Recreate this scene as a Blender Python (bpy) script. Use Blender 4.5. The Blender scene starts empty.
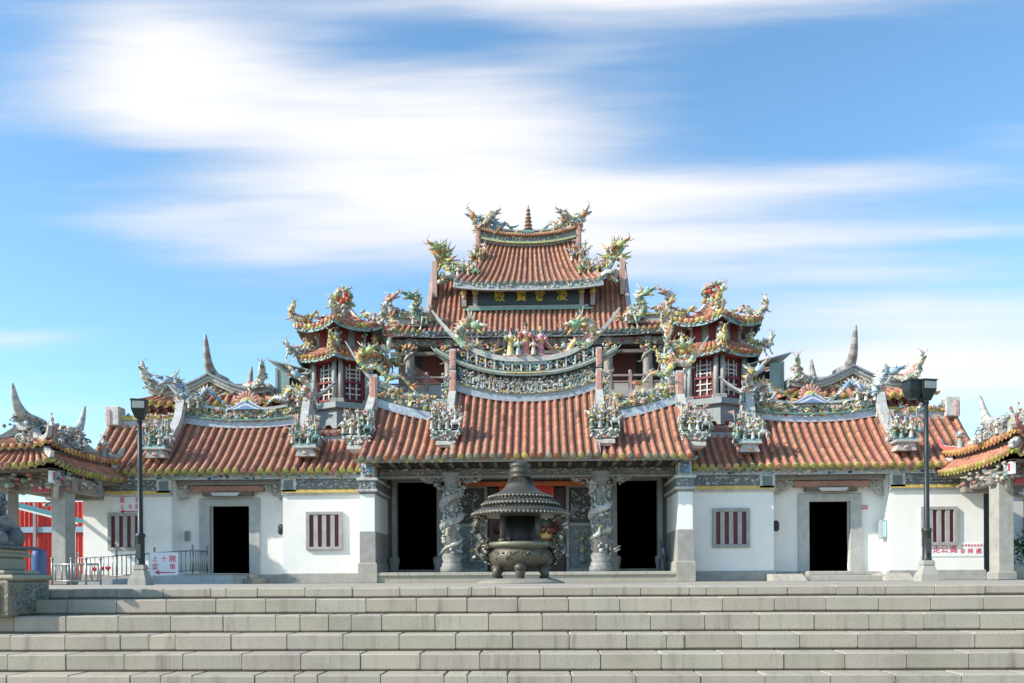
import bpy, math, random
import numpy as np
from mathutils import Vector, Matrix, Quaternion

random.seed(11)
S = bpy.context.scene
COL = S.collection
R = math.radians
PI = math.pi

# ------------------------------------------------------------------ camera
F = 880.0
HORIZON = 580.0
YAW, ROLL = R(1.82), R(-0.30)
EYE = Vector((0.4, 0.0, 0.065))
CAM_R = Matrix.Rotation(YAW, 3, 'Z') @ Matrix.Rotation(PI/2, 3, 'X') @ Matrix.Rotation(ROLL, 3, 'Z')
cam_data = bpy.data.cameras.new('camera')
cam_data.sensor_width = 36.0
cam_data.lens = 36.0*F/1024.0
cam_data.shift_y = (HORIZON-341.5)/1024.0
cam_data.clip_start = 0.1
cam_data.clip_end = 6000
cam = bpy.data.objects.new('camera', cam_data)
cam.matrix_world = Matrix.Translation(EYE) @ CAM_R.to_4x4()
COL.objects.link(cam)
S.camera = cam

# ------------------------------------------------------------------ sky, sun, exposure
SUN_AZ, SUN_EL = R(70), R(34)      # azimuth from the facade's normal, towards the west side
SUN_DIR = Vector((-math.sin(SUN_AZ)*math.cos(SUN_EL), -math.cos(SUN_AZ)*math.cos(SUN_EL), math.sin(SUN_EL)))
sun_l = bpy.data.lights.new('sun', 'SUN'); sun_l.energy = 3.9; sun_l.angle = R(0.6); sun_l.color = (1.0, 0.92, 0.80)
sun = bpy.data.objects.new('sun', sun_l); COL.objects.link(sun)
sun.rotation_euler = (-SUN_DIR).to_track_quat('-Z', 'Y').to_euler()
sun.location = (-30, -10, 30)

vs = S.view_settings
vs.view_transform = 'Standard'; vs.look = 'None'; vs.gamma = 1.0; vs.use_curve_mapping = False
vs.exposure = 0.76

W = bpy.data.worlds.new('World'); S.world = W; W.use_nodes = True
nt = W.node_tree; nt.nodes.clear()
def wn(t, **kw):
    n = nt.nodes.new(t)
    for k, v in kw.items(): setattr(n, k, v)
    return n
def wmath(op, a, b=None, clamp=False):
    n = wn('ShaderNodeMath', operation=op, use_clamp=clamp)
    for i, v in enumerate((a, b)):
        if v is None: continue
        if isinstance(v, (int, float)): n.inputs[i].default_value = v
        else: nt.links.new(v, n.inputs[i])
    return n.outputs[0]
sky = wn('ShaderNodeTexSky', sky_type='NISHITA', sun_disc=False)
sky.sun_elevation = SUN_EL
sky.sun_rotation = math.atan2(SUN_DIR.x, SUN_DIR.y) % (2*PI)
sky.air_density = 1.0; sky.dust_density = 0.3; sky.ozone_density = 1.2; sky.altitude = 0
tc = wn('ShaderNodeTexCoord')
sep = wn('ShaderNodeSeparateXYZ'); nt.links.new(tc.outputs['Generated'], sep.inputs[0])
# a flat cloud layer: streaks that run parallel to the facade, measured as x/y and z/y of the sky direction
fwd = wmath('ADD', wmath('ABSOLUTE', sep.outputs[1]), .04)
az = wmath('DIVIDE', sep.outputs[0], fwd)
el = wmath('DIVIDE', sep.outputs[2], fwd)
def px_dir(px, py): return (px-540)/F, (HORIZON-py)/F
# cloud banks: centre (azimuth, elevation from the view), widths and strength
BANKS = [(300,110,170,95,1.0),(165,72,90,60,1.15),(400,180,170,60,.85),(520,140,130,60,.8),(480,215,170,35,.55),
         (250,262,130,22,.7),(130,232,120,12,.6),(620,20,190,38,1.3),(830,2,230,24,1.5),(720,212,230,18,1.0),(860,198,110,12,.5),
         (800,288,240,14,.95),(700,262,140,14,.75),(960,325,200,16,.6),(930,378,260,36,1.5),(15,343,70,10,1.1),(1010,165,60,16,.5),(850,115,200,45,-.3),(512,470,1500,95,.5),(760,248,260,16,.45),(520,232,260,22,.3),(40,220,70,60,-.3),
         (445,62,85,20,-1.0),(190,172,110,14,-.55),(130,120,150,30,.3),(700,330,300,20,.3),(900,255,200,10,.5),(560,262,90,25,.4),(330,0,100,18,-.3),(80,300,160,40,-.3),(-400,250,260,60,.8),(1500,200,260,70,.9)]
acc = None
for (px, py, sx, sy, am) in BANKS:
    a0, e0 = px_dir(px, py)
    da = wmath('MULTIPLY', wmath('SUBTRACT', az, a0), F/sx)
    de = wmath('MULTIPLY', wmath('SUBTRACT', el, e0), F/sy)
    q = wmath('ADD', wmath('MULTIPLY', da, da), wmath('MULTIPLY', de, de))
    g = wmath('MULTIPLY', wmath('EXPONENT', wmath('MULTIPLY', q, -0.72)), am)
    acc = g if acc is None else wmath('ADD', acc, g)
comb = wn('ShaderNodeCombineXYZ')
nt.links.new(wmath('MULTIPLY', az, 2.6), comb.inputs[0]); nt.links.new(wmath('MULTIPLY', el, 19.0), comb.inputs[1])
n1 = wn('ShaderNodeTexNoise'); n1.inputs['Scale'].default_value = 1.0; n1.inputs['Detail'].default_value = 7; n1.inputs['Roughness'].default_value = .5
n1.inputs['Distortion'].default_value = .15
nt.links.new(comb.outputs[0], n1.inputs['Vector'])
comb2 = wn('ShaderNodeCombineXYZ')
nt.links.new(wmath('MULTIPLY', az, 6.0), comb2.inputs[0]); nt.links.new(wmath('MULTIPLY', el, 60.0), comb2.inputs[1])
n2 = wn('ShaderNodeTexNoise'); n2.inputs['Scale'].default_value = 1.0; n2.inputs['Detail'].default_value = 6
nt.links.new(comb2.outputs[0], n2.inputs['Vector'])
dens = wmath('ADD', acc, wmath('MULTIPLY', wmath('SUBTRACT', n1.outputs['Fac'], .5), 1.15))
dens = wmath('ADD', dens, wmath('MULTIPLY', wmath('SUBTRACT', n2.outputs['Fac'], .5), .8))
mask = wn('ShaderNodeMapRange', interpolation_type='SMOOTHSTEP')
mask.inputs['From Min'].default_value = .02; mask.inputs['From Max'].default_value = 1.95
mask.inputs['To Min'].default_value = 0.0; mask.inputs['To Max'].default_value = 1.0
nt.links.new(dens, mask.inputs['Value'])
# the blue of this sky: a little deeper than the model's
tint = wn('ShaderNodeMix', data_type='RGBA', blend_type='MULTIPLY'); tint.inputs[0].default_value = 1.0
nt.links.new(sky.outputs[0], tint.inputs[6]); tint.inputs[7].default_value = (.72, .965, 1.03, 1)
mix = wn('ShaderNodeMix', data_type='RGBA')
nt.links.new(wmath('MULTIPLY', mask.outputs[0], .97), mix.inputs[0]); nt.links.new(tint.outputs[2], mix.inputs[6])
cl = wn('ShaderNodeMapRange'); cl.inputs['From Min'].default_value = .5; cl.inputs['From Max'].default_value = 2.0
cl.inputs['To Min'].default_value = 3.55; cl.inputs['To Max'].default_value = 4.15
nt.links.new(dens, cl.inputs['Value'])
cc = wn('ShaderNodeCombineColor')
nt.links.new(cl.outputs[0], cc.inputs[0]); nt.links.new(cl.outputs[0], cc.inputs[1]); nt.links.new(wmath('MULTIPLY', cl.outputs[0], 1.03), cc.inputs[2])
nt.links.new(cc.outputs[0], mix.inputs[7])
bg = wn('ShaderNodeBackground'); bg.inputs[1].default_value = 0.15
nt.links.new(mix.outputs[2], bg.inputs[0])
wo = wn('ShaderNodeOutputWorld'); nt.links.new(bg.outputs[0], wo.inputs[0])

# ------------------------------------------------------------------ materials
MATS = {}
def make_mat(name, rough=.6, metal=0.0, var=.18, scale=3.0, bump=0.0, bscale=20.0, spec=.4, streak=0.0, grime=(.05,.045,.04), grime_amt=0.0, coat=0.0, fine=0.0):
    """one procedural material family: the part's own glaze colour (attribute) broken up by noise, grime patches and relief"""
    m = bpy.data.materials.new(name); m.use_nodes = True
    t = m.node_tree; t.nodes.clear(); N = t.nodes.new; L = t.links.new
    out = N('ShaderNodeOutputMaterial'); b = N('ShaderNodeBsdfPrincipled'); L(b.outputs[0], out.inputs[0])
    b.inputs['Metallic'].default_value = metal; b.inputs['Specular IOR Level'].default_value = spec
    if coat: b.inputs['Coat Weight'].default_value = coat; b.inputs['Coat Roughness'].default_value = .15
    a = N('ShaderNodeAttribute'); a.attribute_name = 'Col'
    geo = N('ShaderNodeNewGeometry')
    no = N('ShaderNodeTexNoise'); no.inputs['Scale'].default_value = scale; no.inputs['Detail'].default_value = 7; no.inputs['Roughness'].default_value = .62
    L(geo.outputs['Position'], no.inputs['Vector'])
    mr = N('ShaderNodeMapRange'); mr.inputs['From Min'].default_value = .25; mr.inputs['From Max'].default_value = .75
    mr.inputs['To Min'].default_value = 1-var; mr.inputs['To Max'].default_value = 1+var
    L(no.outputs['Fac'], mr.inputs['Value'])
    mul = N('ShaderNodeMix'); mul.data_type = 'RGBA'; mul.blend_type = 'MULTIPLY'; mul.inputs[0].default_value = 1.0
    L(a.outputs['Color'], mul.inputs[6])
    cc = N('ShaderNodeCombineColor')
    for i in range(3): L(mr.outputs[0], cc.inputs[i])
    L(cc.outputs[0], mul.inputs[7])
    col = mul.outputs[2]
    def grime_layer(col, vec_scale, amount, lo, hi, det=6):
        mp = N('ShaderNodeMapping'); mp.inputs['Scale'].default_value = vec_scale
        L(geo.outputs['Position'], mp.inputs['Vector'])
        g = N('ShaderNodeTexNoise'); g.inputs['Scale'].default_value = 1.0; g.inputs['Detail'].default_value = det; g.inputs['Roughness'].default_value = .65
        L(mp.outputs[0], g.inputs['Vector'])
        r = N('ShaderNodeMapRange'); r.interpolation_type = 'SMOOTHSTEP'
        r.inputs['From Min'].default_value = lo; r.inputs['From Max'].default_value = hi; r.inputs['To Max'].default_value = amount
        L(g.outputs['Fac'], r.inputs['Value'])
        x = N('ShaderNodeMix'); x.data_type = 'RGBA'; L(r.outputs[0], x.inputs[0]); L(col, x.inputs[6]); x.inputs[7].default_value = (*grime, 1)
        return x.outputs[2]
    if grime_amt: col = grime_layer(col, (1.1, 1.1, 1.1), grime_amt, .5, .78)
    if streak: col = grime_layer(col, (9.0, 3.0, .9), streak, .5, .8)
    if fine: col = grime_layer(col, (60, 60, 60), fine, .5, .75, 2)
    L(col, b.inputs['Base Color'])
    rr = N('ShaderNodeMapRange'); rr.inputs['To Min'].default_value = max(.05, rough-.12); rr.inputs['To Max'].default_value = min(1, rough+.12)
    L(no.outputs['Fac'], rr.inputs['Value']); L(rr.outputs[0], b.inputs['Roughness'])
    if bump:
        bn = N('ShaderNodeTexNoise'); bn.inputs['Scale'].default_value = bscale; bn.inputs['Detail'].default_value = 5
        L(geo.outputs['Position'], bn.inputs['Vector'])
        bp = N('ShaderNodeBump'); bp.inputs['Strength'].default_value = bump; bp.inputs['Distance'].default_value = .03
        L(bn.outputs['Fac'], bp.inputs['Height']); L(bp.outputs[0], b.inputs['Normal'])
    MATS[name] = m
    return m
M_TILE   = make_mat('terracotta tile', .62, var=.25, scale=5, bump=.25, bscale=25, grime_amt=.32, grime=(.10,.07,.055), streak=.18)
M_GLAZE  = make_mat('glazed ceramic mosaic', .5, var=.35, scale=11, bump=.35, bscale=40, spec=.4, grime_amt=.5, grime=(.12,.11,.095), fine=.45)
M_WHITE  = make_mat('painted plaster', .75, var=.04, scale=1.2, bump=.08, bscale=14, streak=.16, grime_amt=.28, grime=(.55,.51,.44))
M_STONE  = make_mat('grey granite', .7, var=.2, scale=4, bump=.2, bscale=40, streak=.25, grime=(.09,.085,.075), fine=.2)
M_STEP   = make_mat('weathered granite slabs', .85, var=.09, scale=2.6, bump=.10, bscale=60, streak=.9, grime=(.19,.165,.13), grime_amt=.45, fine=.3)
M_CARVED = make_mat('carved stone', .6, var=.3, scale=8, bump=.8, bscale=22, grime_amt=.4, grime=(.03,.03,.03))
M_PAINT  = make_mat('painted timber', .5, var=.2, scale=6, bump=.1, bscale=30, grime_amt=.3)
M_BRONZE = make_mat('patinated bronze', .46, metal=.35, var=.25, scale=6, bump=.25, bscale=30, grime_amt=.45, grime=(.055,.055,.045))
M_IRON   = make_mat('painted iron', .45, metal=.1, var=.3, scale=8, bump=.12, bscale=60, grime_amt=.3, grime=(.10,.09,.07))
M_STEEL  = make_mat('stainless steel', .42, metal=.8, var=.1, scale=6)
M_FLAT   = make_mat('printed vinyl', .5, var=.04, scale=6)
M_SHEET  = make_mat('corrugated sheet', .5, metal=.1, var=.18, scale=2, streak=.3, grime=(.15,.12,.10))
M_DARK   = make_mat('interior shade colour', .95, var=.1, scale=2, spec=.03)  # for rooms behind the doorways, their darkness painted as a near-black colour
M_LEAF   = make_mat('leaves', .6, var=.35, scale=12)
M_GROUND = make_mat('paving', .85, var=.15, scale=1.1, bump=.25, bscale=30, grime_amt=.3, grime=(.2,.19,.17), fine=.2)

# ------------------------------------------------------------------ mesh builder
def ico(sub):
    p = (1+5**.5)/2
    v = [Vector(x).normalized() for x in [(-1,p,0),(1,p,0),(-1,-p,0),(1,-p,0),(0,-1,p),(0,1,p),(0,-1,-p),(0,1,-p),(p,0,-1),(p,0,1),(-p,0,-1),(-p,0,1)]]
    f = [(0,11,5),(0,5,1),(0,1,7),(0,7,10),(0,10,11),(1,5,9),(5,11,4),(11,10,2),(10,7,6),(7,1,8),(3,9,4),(3,4,2),(3,2,6),(3,6,8),(3,8,9),(4,9,5),(2,4,11),(6,2,10),(8,6,7),(9,8,1)]
    for _ in range(sub):
        mid = {}; nf = []
        def m(a, b):
            k = (min(a,b), max(a,b))
            if k not in mid: v.append(((v[a]+v[b])/2).normalized()); mid[k] = len(v)-1
            return mid[k]
        for a, b, c in f:
            x, y, z = m(a,b), m(b,c), m(c,a); nf += [(a,x,z),(b,y,x),(c,z,y),(x,y,z)]
        f = nf
    return np.array([tuple(q) for q in v]), f
ICO = [ico(0), ico(1), ico(2)]
UP = Vector((0,0,1))

def spline(pts, n):
    P = [Vector(p) for p in pts]; P = [2*P[0]-P[1]] + P + [2*P[-1]-P[-2]]
    out = []; k = len(P)-3
    for i in range(n):
        t = i/(n-1)*k; j = min(int(t), k-1); u = t-j
        a, b, c, d = P[j:j+4]
        out.append(.5*((2*b)+(c-a)*u+(2*a-5*b+4*c-d)*u*u+(3*b-a-3*c+d)*u**3))
    return out

class MB:
    def __init__(s, M=None): s.v=[]; s.f=[]; s.c=[]; s.sm=[]; s.n=0; s.M=M
    def add(s, vs, fs, col, smooth=False):
        vs = np.asarray([tuple(q) for q in vs], dtype=float) if not isinstance(vs, np.ndarray) else vs
        if s.M is not None:
            A = np.array(s.M); vs = vs @ A[:3,:3].T + A[:3,3]
        s.v.append(vs); o = s.n; s.n += len(vs)
        multi = isinstance(col, list)
        for i, f in enumerate(fs):
            s.f.append(tuple(o+k for k in f)); s.c.append(col[i] if multi else col); s.sm.append(smooth)
    def box(s, x0, x1, y0, y1, z0, z1, col):
        s.add([(x0,y0,z0),(x1,y0,z0),(x1,y1,z0),(x0,y1,z0),(x0,y0,z1),(x1,y0,z1),(x1,y1,z1),(x0,y1,z1)],
              [(0,3,2,1),(4,5,6,7),(0,1,5,4),(1,2,6,5),(2,3,7,6),(3,0,4,7)], col)
    def bevel_box(s, x0, x1, y0, y1, z0, z1, col, b=.02):
        vs = []; 
        for z, k in ((z0, b), (z0+b, 0), (z1-b, 0), (z1, b)):
            vs += [(x0+k,y0+k,z),(x1-k,y0+k,z),(x1-k,y1-k,z),(x0+k,y1-k,z)]
        fs = [(3,2,1,0),(12,13,14,15)]
        for r in range(3):
            for i in range(4): j=(i+1)%4; fs.append((r*4+i, r*4+j, r*4+4+j, r*4+4+i))
        s.add(vs, fs, col)
    def frustum(s, cx, cy, z0, z1, w0, d0, w1, d1, col):
        s.add([(cx-w0,cy-d0,z0),(cx+w0,cy-d0,z0),(cx+w0,cy+d0,z0),(cx-w0,cy+d0,z0),(cx-w1,cy-d1,z1),(cx+w1,cy-d1,z1),(cx+w1,cy+d1,z1),(cx-w1,cy+d1,z1)],
              [(0,3,2,1),(4,5,6,7),(0,1,5,4),(1,2,6,5),(2,3,7,6),(3,0,4,7)], col)
    def blob(s, p, r, col, sub=0, rot=None, smooth=True):
        v, f = ICO[sub]
        rr = np.array(r if hasattr(r, '__len__') else (r,r,r), dtype=float)
        v = v*rr
        if rot is not None: v = v @ np.array(rot.to_matrix() if isinstance(rot, Quaternion) else rot).T
        s.add(v+np.array(tuple(p)), f, col, smooth)
    def tube(s, pts, rad, col, n=6, cap=True, flat=1.0, smooth=True):
        P = [Vector(p) for p in pts]; K = len(P)
        if not hasattr(rad, '__len__'): rad = [rad]*K
        T = [(P[min(i+1,K-1)]-P[max(i-1,0)]).normalized() for i in range(K)]
        ref = UP if abs(T[0].z) < .9 else Vector((0,1,0))
        U = (ref-T[0]*ref.dot(T[0])).normalized(); vs = []; fs = []; cs = []
        for i in range(K):
            U = (U-T[i]*U.dot(T[i])).normalized(); V = T[i].cross(U)
            for k in range(n):
                a = 2*PI*k/n; vs.append(P[i]+U*(math.cos(a)*rad[i])+V*(math.sin(a)*rad[i]*flat))
        for i in range(K-1):
            c = col[i % len(col)] if isinstance(col, list) else col
            for k in range(n):
                j=(k+1)%n; fs.append((i*n+k, i*n+j, (i+1)*n+j, (i+1)*n+k)); cs.append(c)
        if cap:
            c0 = col[0] if isinstance(col, list) else col
            fs += [tuple(range(n-1,-1,-1)), tuple((K-1)*n+k for k in range(n))]; cs += [c0, c0]
        s.add(vs, fs, cs, smooth)
    def strip(s, pts, w, h, col, side=(0,1,0)):
        """a rectangular moulding: w across (along side), h upward; w and h may be lists"""
        P = [Vector(p) for p in pts]; K = len(P); sd = Vector(side).normalized(); vs=[]; fs=[]
        ww = w if hasattr(w,'__len__') else [w]*K; hh = h if hasattr(h,'__len__') else [h]*K
        for i in range(K):
            T = (P[min(i+1,K-1)]-P[max(i-1,0)]).normalized(); U = T.cross(sd)
            if U.z < 0 or (abs(U.z)<1e-6 and U.x>0): U = -U
            U.normalize()
            for a, b in ((-1,0),(1,0),(1,1),(-1,1)): vs.append(P[i]+sd*(a*ww[i]/2)+U*(b*hh[i]))
        for i in range(K-1):
            for k in range(4): j=(k+1)%4; fs.append((i*4+k,i*4+j,i*4+4+j,i*4+4+k))
        fs += [(3,2,1,0), tuple((K-1)*4+k for k in range(4))]
        s.add(vs, fs, col)
    def wall(s, xs, f0, f1, y0, y1, col):
        """an upright slab along x whose bottom and top follow f0(x), f1(x)"""
        vs=[]; fs=[]
        for x in xs: vs += [(x,y0,f0(x)),(x,y1,f0(x)),(x,y1,f1(x)),(x,y0,f1(x))]
        for i in range(len(xs)-1):
            for k in range(4): j=(k+1)%4; fs.append((i*4+k,i*4+j,i*4+4+j,i*4+4+k))
        K=len(xs); fs += [(3,2,1,0), tuple((K-1)*4+k for k in range(4))]
        s.add(vs, fs, col)
    def lathe(s, prof, c, col, n=24, smooth=True, a0=0.0):
        vs=[]; fs=[]; cs=[]; K=len(prof)
        for r, z in prof:
            for k in range(n):
                a=2*PI*k/n+a0; vs.append((c[0]+r*math.cos(a), c[1]+r*math.sin(a), c[2]+z))
        for i in range(K-1):
            cc = col[i % len(col)] if isinstance(col, list) else col
            for k in range(n):
                j=(k+1)%n; fs.append((i*n+k,i*n+j,(i+1)*n+j,(i+1)*n+k)); cs.append(cc)
        fs += [tuple(range(n-1,-1,-1)), tuple((K-1)*n+k for k in range(n))]; c0 = col[0] if isinstance(col, list) else col; cs += [c0, c0]
        s.add(vs, fs, cs, smooth)
    def plate(s, poly, nrm, t, col):
        """a flat polygon given thickness t along nrm"""
        P=[Vector(p) for p in poly]; nv=Vector(nrm)*t; k=len(P)
        s.add(P+[p+nv for p in P], [tuple(range(k-1,-1,-1)), tuple(range(k,2*k))]+[(i,(i+1)%k,k+(i+1)%k,k+i) for i in range(k)], col)
    def build(s, name, mat, parent=None, **kw):
        me = bpy.data.meshes.new(name)
        v = np.concatenate(s.v) if s.v else np.zeros((0,3))
        off = Vector((0,0,0)); p = parent
        while p is not None: off += p.location; p = p.parent
        loc = Vector((0,0,0))
        if parent is None or kw.get('centre'):
            loc = Vector(((v[:,0].min()+v[:,0].max())/2, (v[:,1].min()+v[:,1].max())/2, v[:,2].min())) - off
        v = v - np.array(tuple(off+loc))
        me.from_pydata(v.tolist(), [], s.f)
        at = me.color_attributes.new('Col', 'FLOAT_COLOR', 'CORNER')
        cols = np.array([(c[0],c[1],c[2],1.0) for c in s.c]); cnt = np.array([len(f) for f in s.f])
        at.data.foreach_set('color', np.repeat(cols, cnt, axis=0).astype(np.float32).ravel())
        me.polygons.foreach_set('use_smooth', s.sm)
        me.materials.append(mat); me.update()
        o = bpy.data.objects.new(name, me); COL.objects.link(o); o.location = loc
        if parent is not None: o.parent = parent
        return o

def thing(name, label, cat, loc, group=None):
    o = bpy.data.objects.new(name, None); COL.objects.link(o); o.location = loc; o.empty_display_size = .3
    return tag(o, label, cat, group)
def tag(o, label, cat, group=None):
    o['label'] = label; o['category'] = cat
    if group: o['group'] = group
    return o
def part_label(o, label): o['label'] = label; return o
def structure(o): o['kind'] = 'structure'; return o
def jit(c, a=.1): k = 1+random.uniform(-a, a); return tuple(max(.004, min(.92, q*k*(1+random.uniform(-a,a)*.3))) for q in c)
rnd = random.uniform
def text_obj(name, body, size, mat, parent, loc, col, thick=.004, width=None, rot=(PI/2,0,0), off=0.0):
    cu = bpy.data.curves.new(name, 'FONT'); cu.body = body; cu.size = size; cu.align_x = 'CENTER'; cu.align_y = 'CENTER'; cu.extrude = thick; cu.offset = off
    tmp = bpy.data.objects.new(name+'_curve', cu); COL.objects.link(tmp)
    me = bpy.data.meshes.new_from_object(tmp.evaluated_get(bpy.context.evaluated_depsgraph_get()))
    bpy.data.objects.remove(tmp); me.name = name
    at = me.color_attributes.new('Col', 'FLOAT_COLOR', 'CORNER')
    at.data.foreach_set('color', np.tile(np.array((*col,1.0),dtype=np.float32), len(me.loops)))
    me.materials.clear(); me.materials.append(mat)
    o = bpy.data.objects.new(name, me); COL.objects.link(o)
    off = Vector((0,0,0)); p = parent
    while p is not None: off += p.location; p = p.parent
    o.location = Vector(loc)-off; o.rotation_euler = rot
    if width:
        w = max(v.co.x for v in me.vertices)-min(v.co.x for v in me.vertices); k = width/w
        for v in me.vertices: v.co.x *= k
    o.parent = parent
    return o

# ------------------------------------------------------------------ palettes
TERRA = [(.43,.18,.112),(.41,.168,.104),(.46,.20,.125),(.40,.165,.104),(.44,.19,.117),(.37,.16,.104),(.48,.215,.14)]
TERRA_PAN = (.25,.125,.08)
CREAM=(.62,.58,.48); PALE=(.55,.54,.50); GREY=(.32,.32,.30); TEAL=(.17,.30,.28); JADE=(.24,.38,.24); DKGREEN=(.05,.12,.09)
YELLOW=(.58,.43,.14); ORANGE=(.52,.24,.11); RED=(.38,.07,.05); PINK=(.58,.31,.25); BLUE=(.13,.27,.42); SKYB=(.32,.45,.52); DARK=(.05,.05,.05); LIME=(.40,.46,.18); NAVY=(.03,.07,.18)
ORNATE=[CREAM,CREAM,PALE,PALE,GREY,TEAL,JADE,YELLOW,ORANGE,PINK,BLUE,SKYB,DKGREEN,RED]
GREYISH=[PALE,PALE,CREAM,GREY,GREY,TEAL,(.45,.5,.48),DKGREEN,(.5,.46,.4),PALE]
FLORAL=[YELLOW,YELLOW,LIME,PINK,ORANGE,CREAM,CREAM,PALE,SKYB,CREAM]
RELIEF=[(.42,.42,.40),(.34,.35,.34),(.26,.27,.27),(.48,.46,.40),(.18,.28,.27),(.14,.16,.16),(.5,.5,.47),(.35,.3,.22),(.3,.36,.38)]
# ------------------------------------------------------------------ ornament vocabulary
def tile_patch(mb, caps, E, T, n, rows, r, sag=.12, cols=None, pan=TERRA_PAN, cap_col=None, overlap=.0, cap_r=1.0, dirty=0.07):
    """barrel tiles: n columns from the eave curve E(u) to the top curve T(u); caps (another mesh) takes the round eave tiles and drip tiles"""
    cols = cols or TERRA
    def pt(u, t):
        e, q = E(u), T(u); p = e.lerp(q, t); p.z -= sag*math.sin(PI*t)*abs(q.z-e.z)*.5; return p
    for i in range(n):
        u = (i+.5)/n; du = .5/n
        side = (E(min(1,u+du))-E(max(0,u-du))); side.normalize()
        tone = rnd(.93, 1.06)
        prev = None
        for j in range(rows):
            t0, t1 = j/rows, (j+1)/rows+.012
            a, b = pt(u, t0), pt(u, min(t1, 1.0)); d = (b-a).normalized(); nn = side.cross(d)
            if nn.z < 0: nn = -nn
            c = random.choice(cols); k = tone*rnd(.93,1.06)
            if random.random() < dirty: k *= rnd(.45,.75)
            c = tuple(min(.8,q*k) for q in c)
            vs=[]; fs=[]
            for (p, rr) in ((a, r*1.04), (b, r*.96)):
                for m in range(7):
                    an = PI*m/6; vs.append(p+side*(math.cos(an)*rr)+nn*(math.sin(an)*rr*1.05+ .010))
            for m in range(6): fs.append((m, m+1, 8+m, 7+m))
            fs.append(tuple(range(6,-1,-1)))
            mb.add(vs, fs, c, True)
        # the pan between this column and the next
        ring=[]; K = max(4, rows//2); fs=[]
        for j in range(K+1):
            t = j/K; ring += [pt(max(0,u-du), t), pt(min(1,u+du), t)]
        for j in range(K): fs.append((2*j, 2*j+1, 2*j+3, 2*j+2))
        mb.add(ring, fs, tuple(q*rnd(.8,1.2) for q in pan))
        if caps is not None:
            a, b = pt(u, 0), pt(u, .1); d = (a-b).normalized(); nn = side.cross(d)
            if nn.z < 0: nn = -nn
            c = random.choice(cap_col); c = jit(c, .25)
            rr = r*1.28*cap_r; vs=[]; 
            cen = a+nn*r*.45
            for q in (0, .05):
                for m in range(10):
                    an=2*PI*m/10; vs.append(cen+d*(.005+q)+side*(math.cos(an)*rr)+nn*(math.sin(an)*rr))
            vs.append(cen+d*.08)
            fs=[(m,(m+1)%10,10+(m+1)%10,10+m) for m in range(10)]+[(10+m,10+(m+1)%10,20) for m in range(10)]+[tuple(range(9,-1,-1))]
            caps.add(vs, fs, c)
            # drip tile between this column and the next, a pointed tongue
            q0 = pt(min(1,u+du), 0); w = du*n and (E(min(1,u+du))-E(max(0,u-du))).length*.42
            c2 = jit(random.choice(cap_col), .3)
            dn = -UP
            caps.plate([q0-side*w, q0+side*w, q0+side*w*.7+dn*r*1.0, q0+dn*r*1.7, q0-side*w*.7+dn*r*1.0], d, .03, tuple(x*.8 for x in c2))

def lin(a, b):
    a, b = Vector(a), Vector(b); return lambda u: a.lerp(b, u)
def curved(a, b, lift, p=2.4, lift_b=None):
    """an eave line from a to b whose ends rise by lift"""
    a, b = Vector(a), Vector(b); lb = lift if lift_b is None else lift_b
    def f(u):
        q = a.lerp(b, u); q.z += (lift if u < .5 else lb)*abs(2*u-1)**p; return q
    return f

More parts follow.
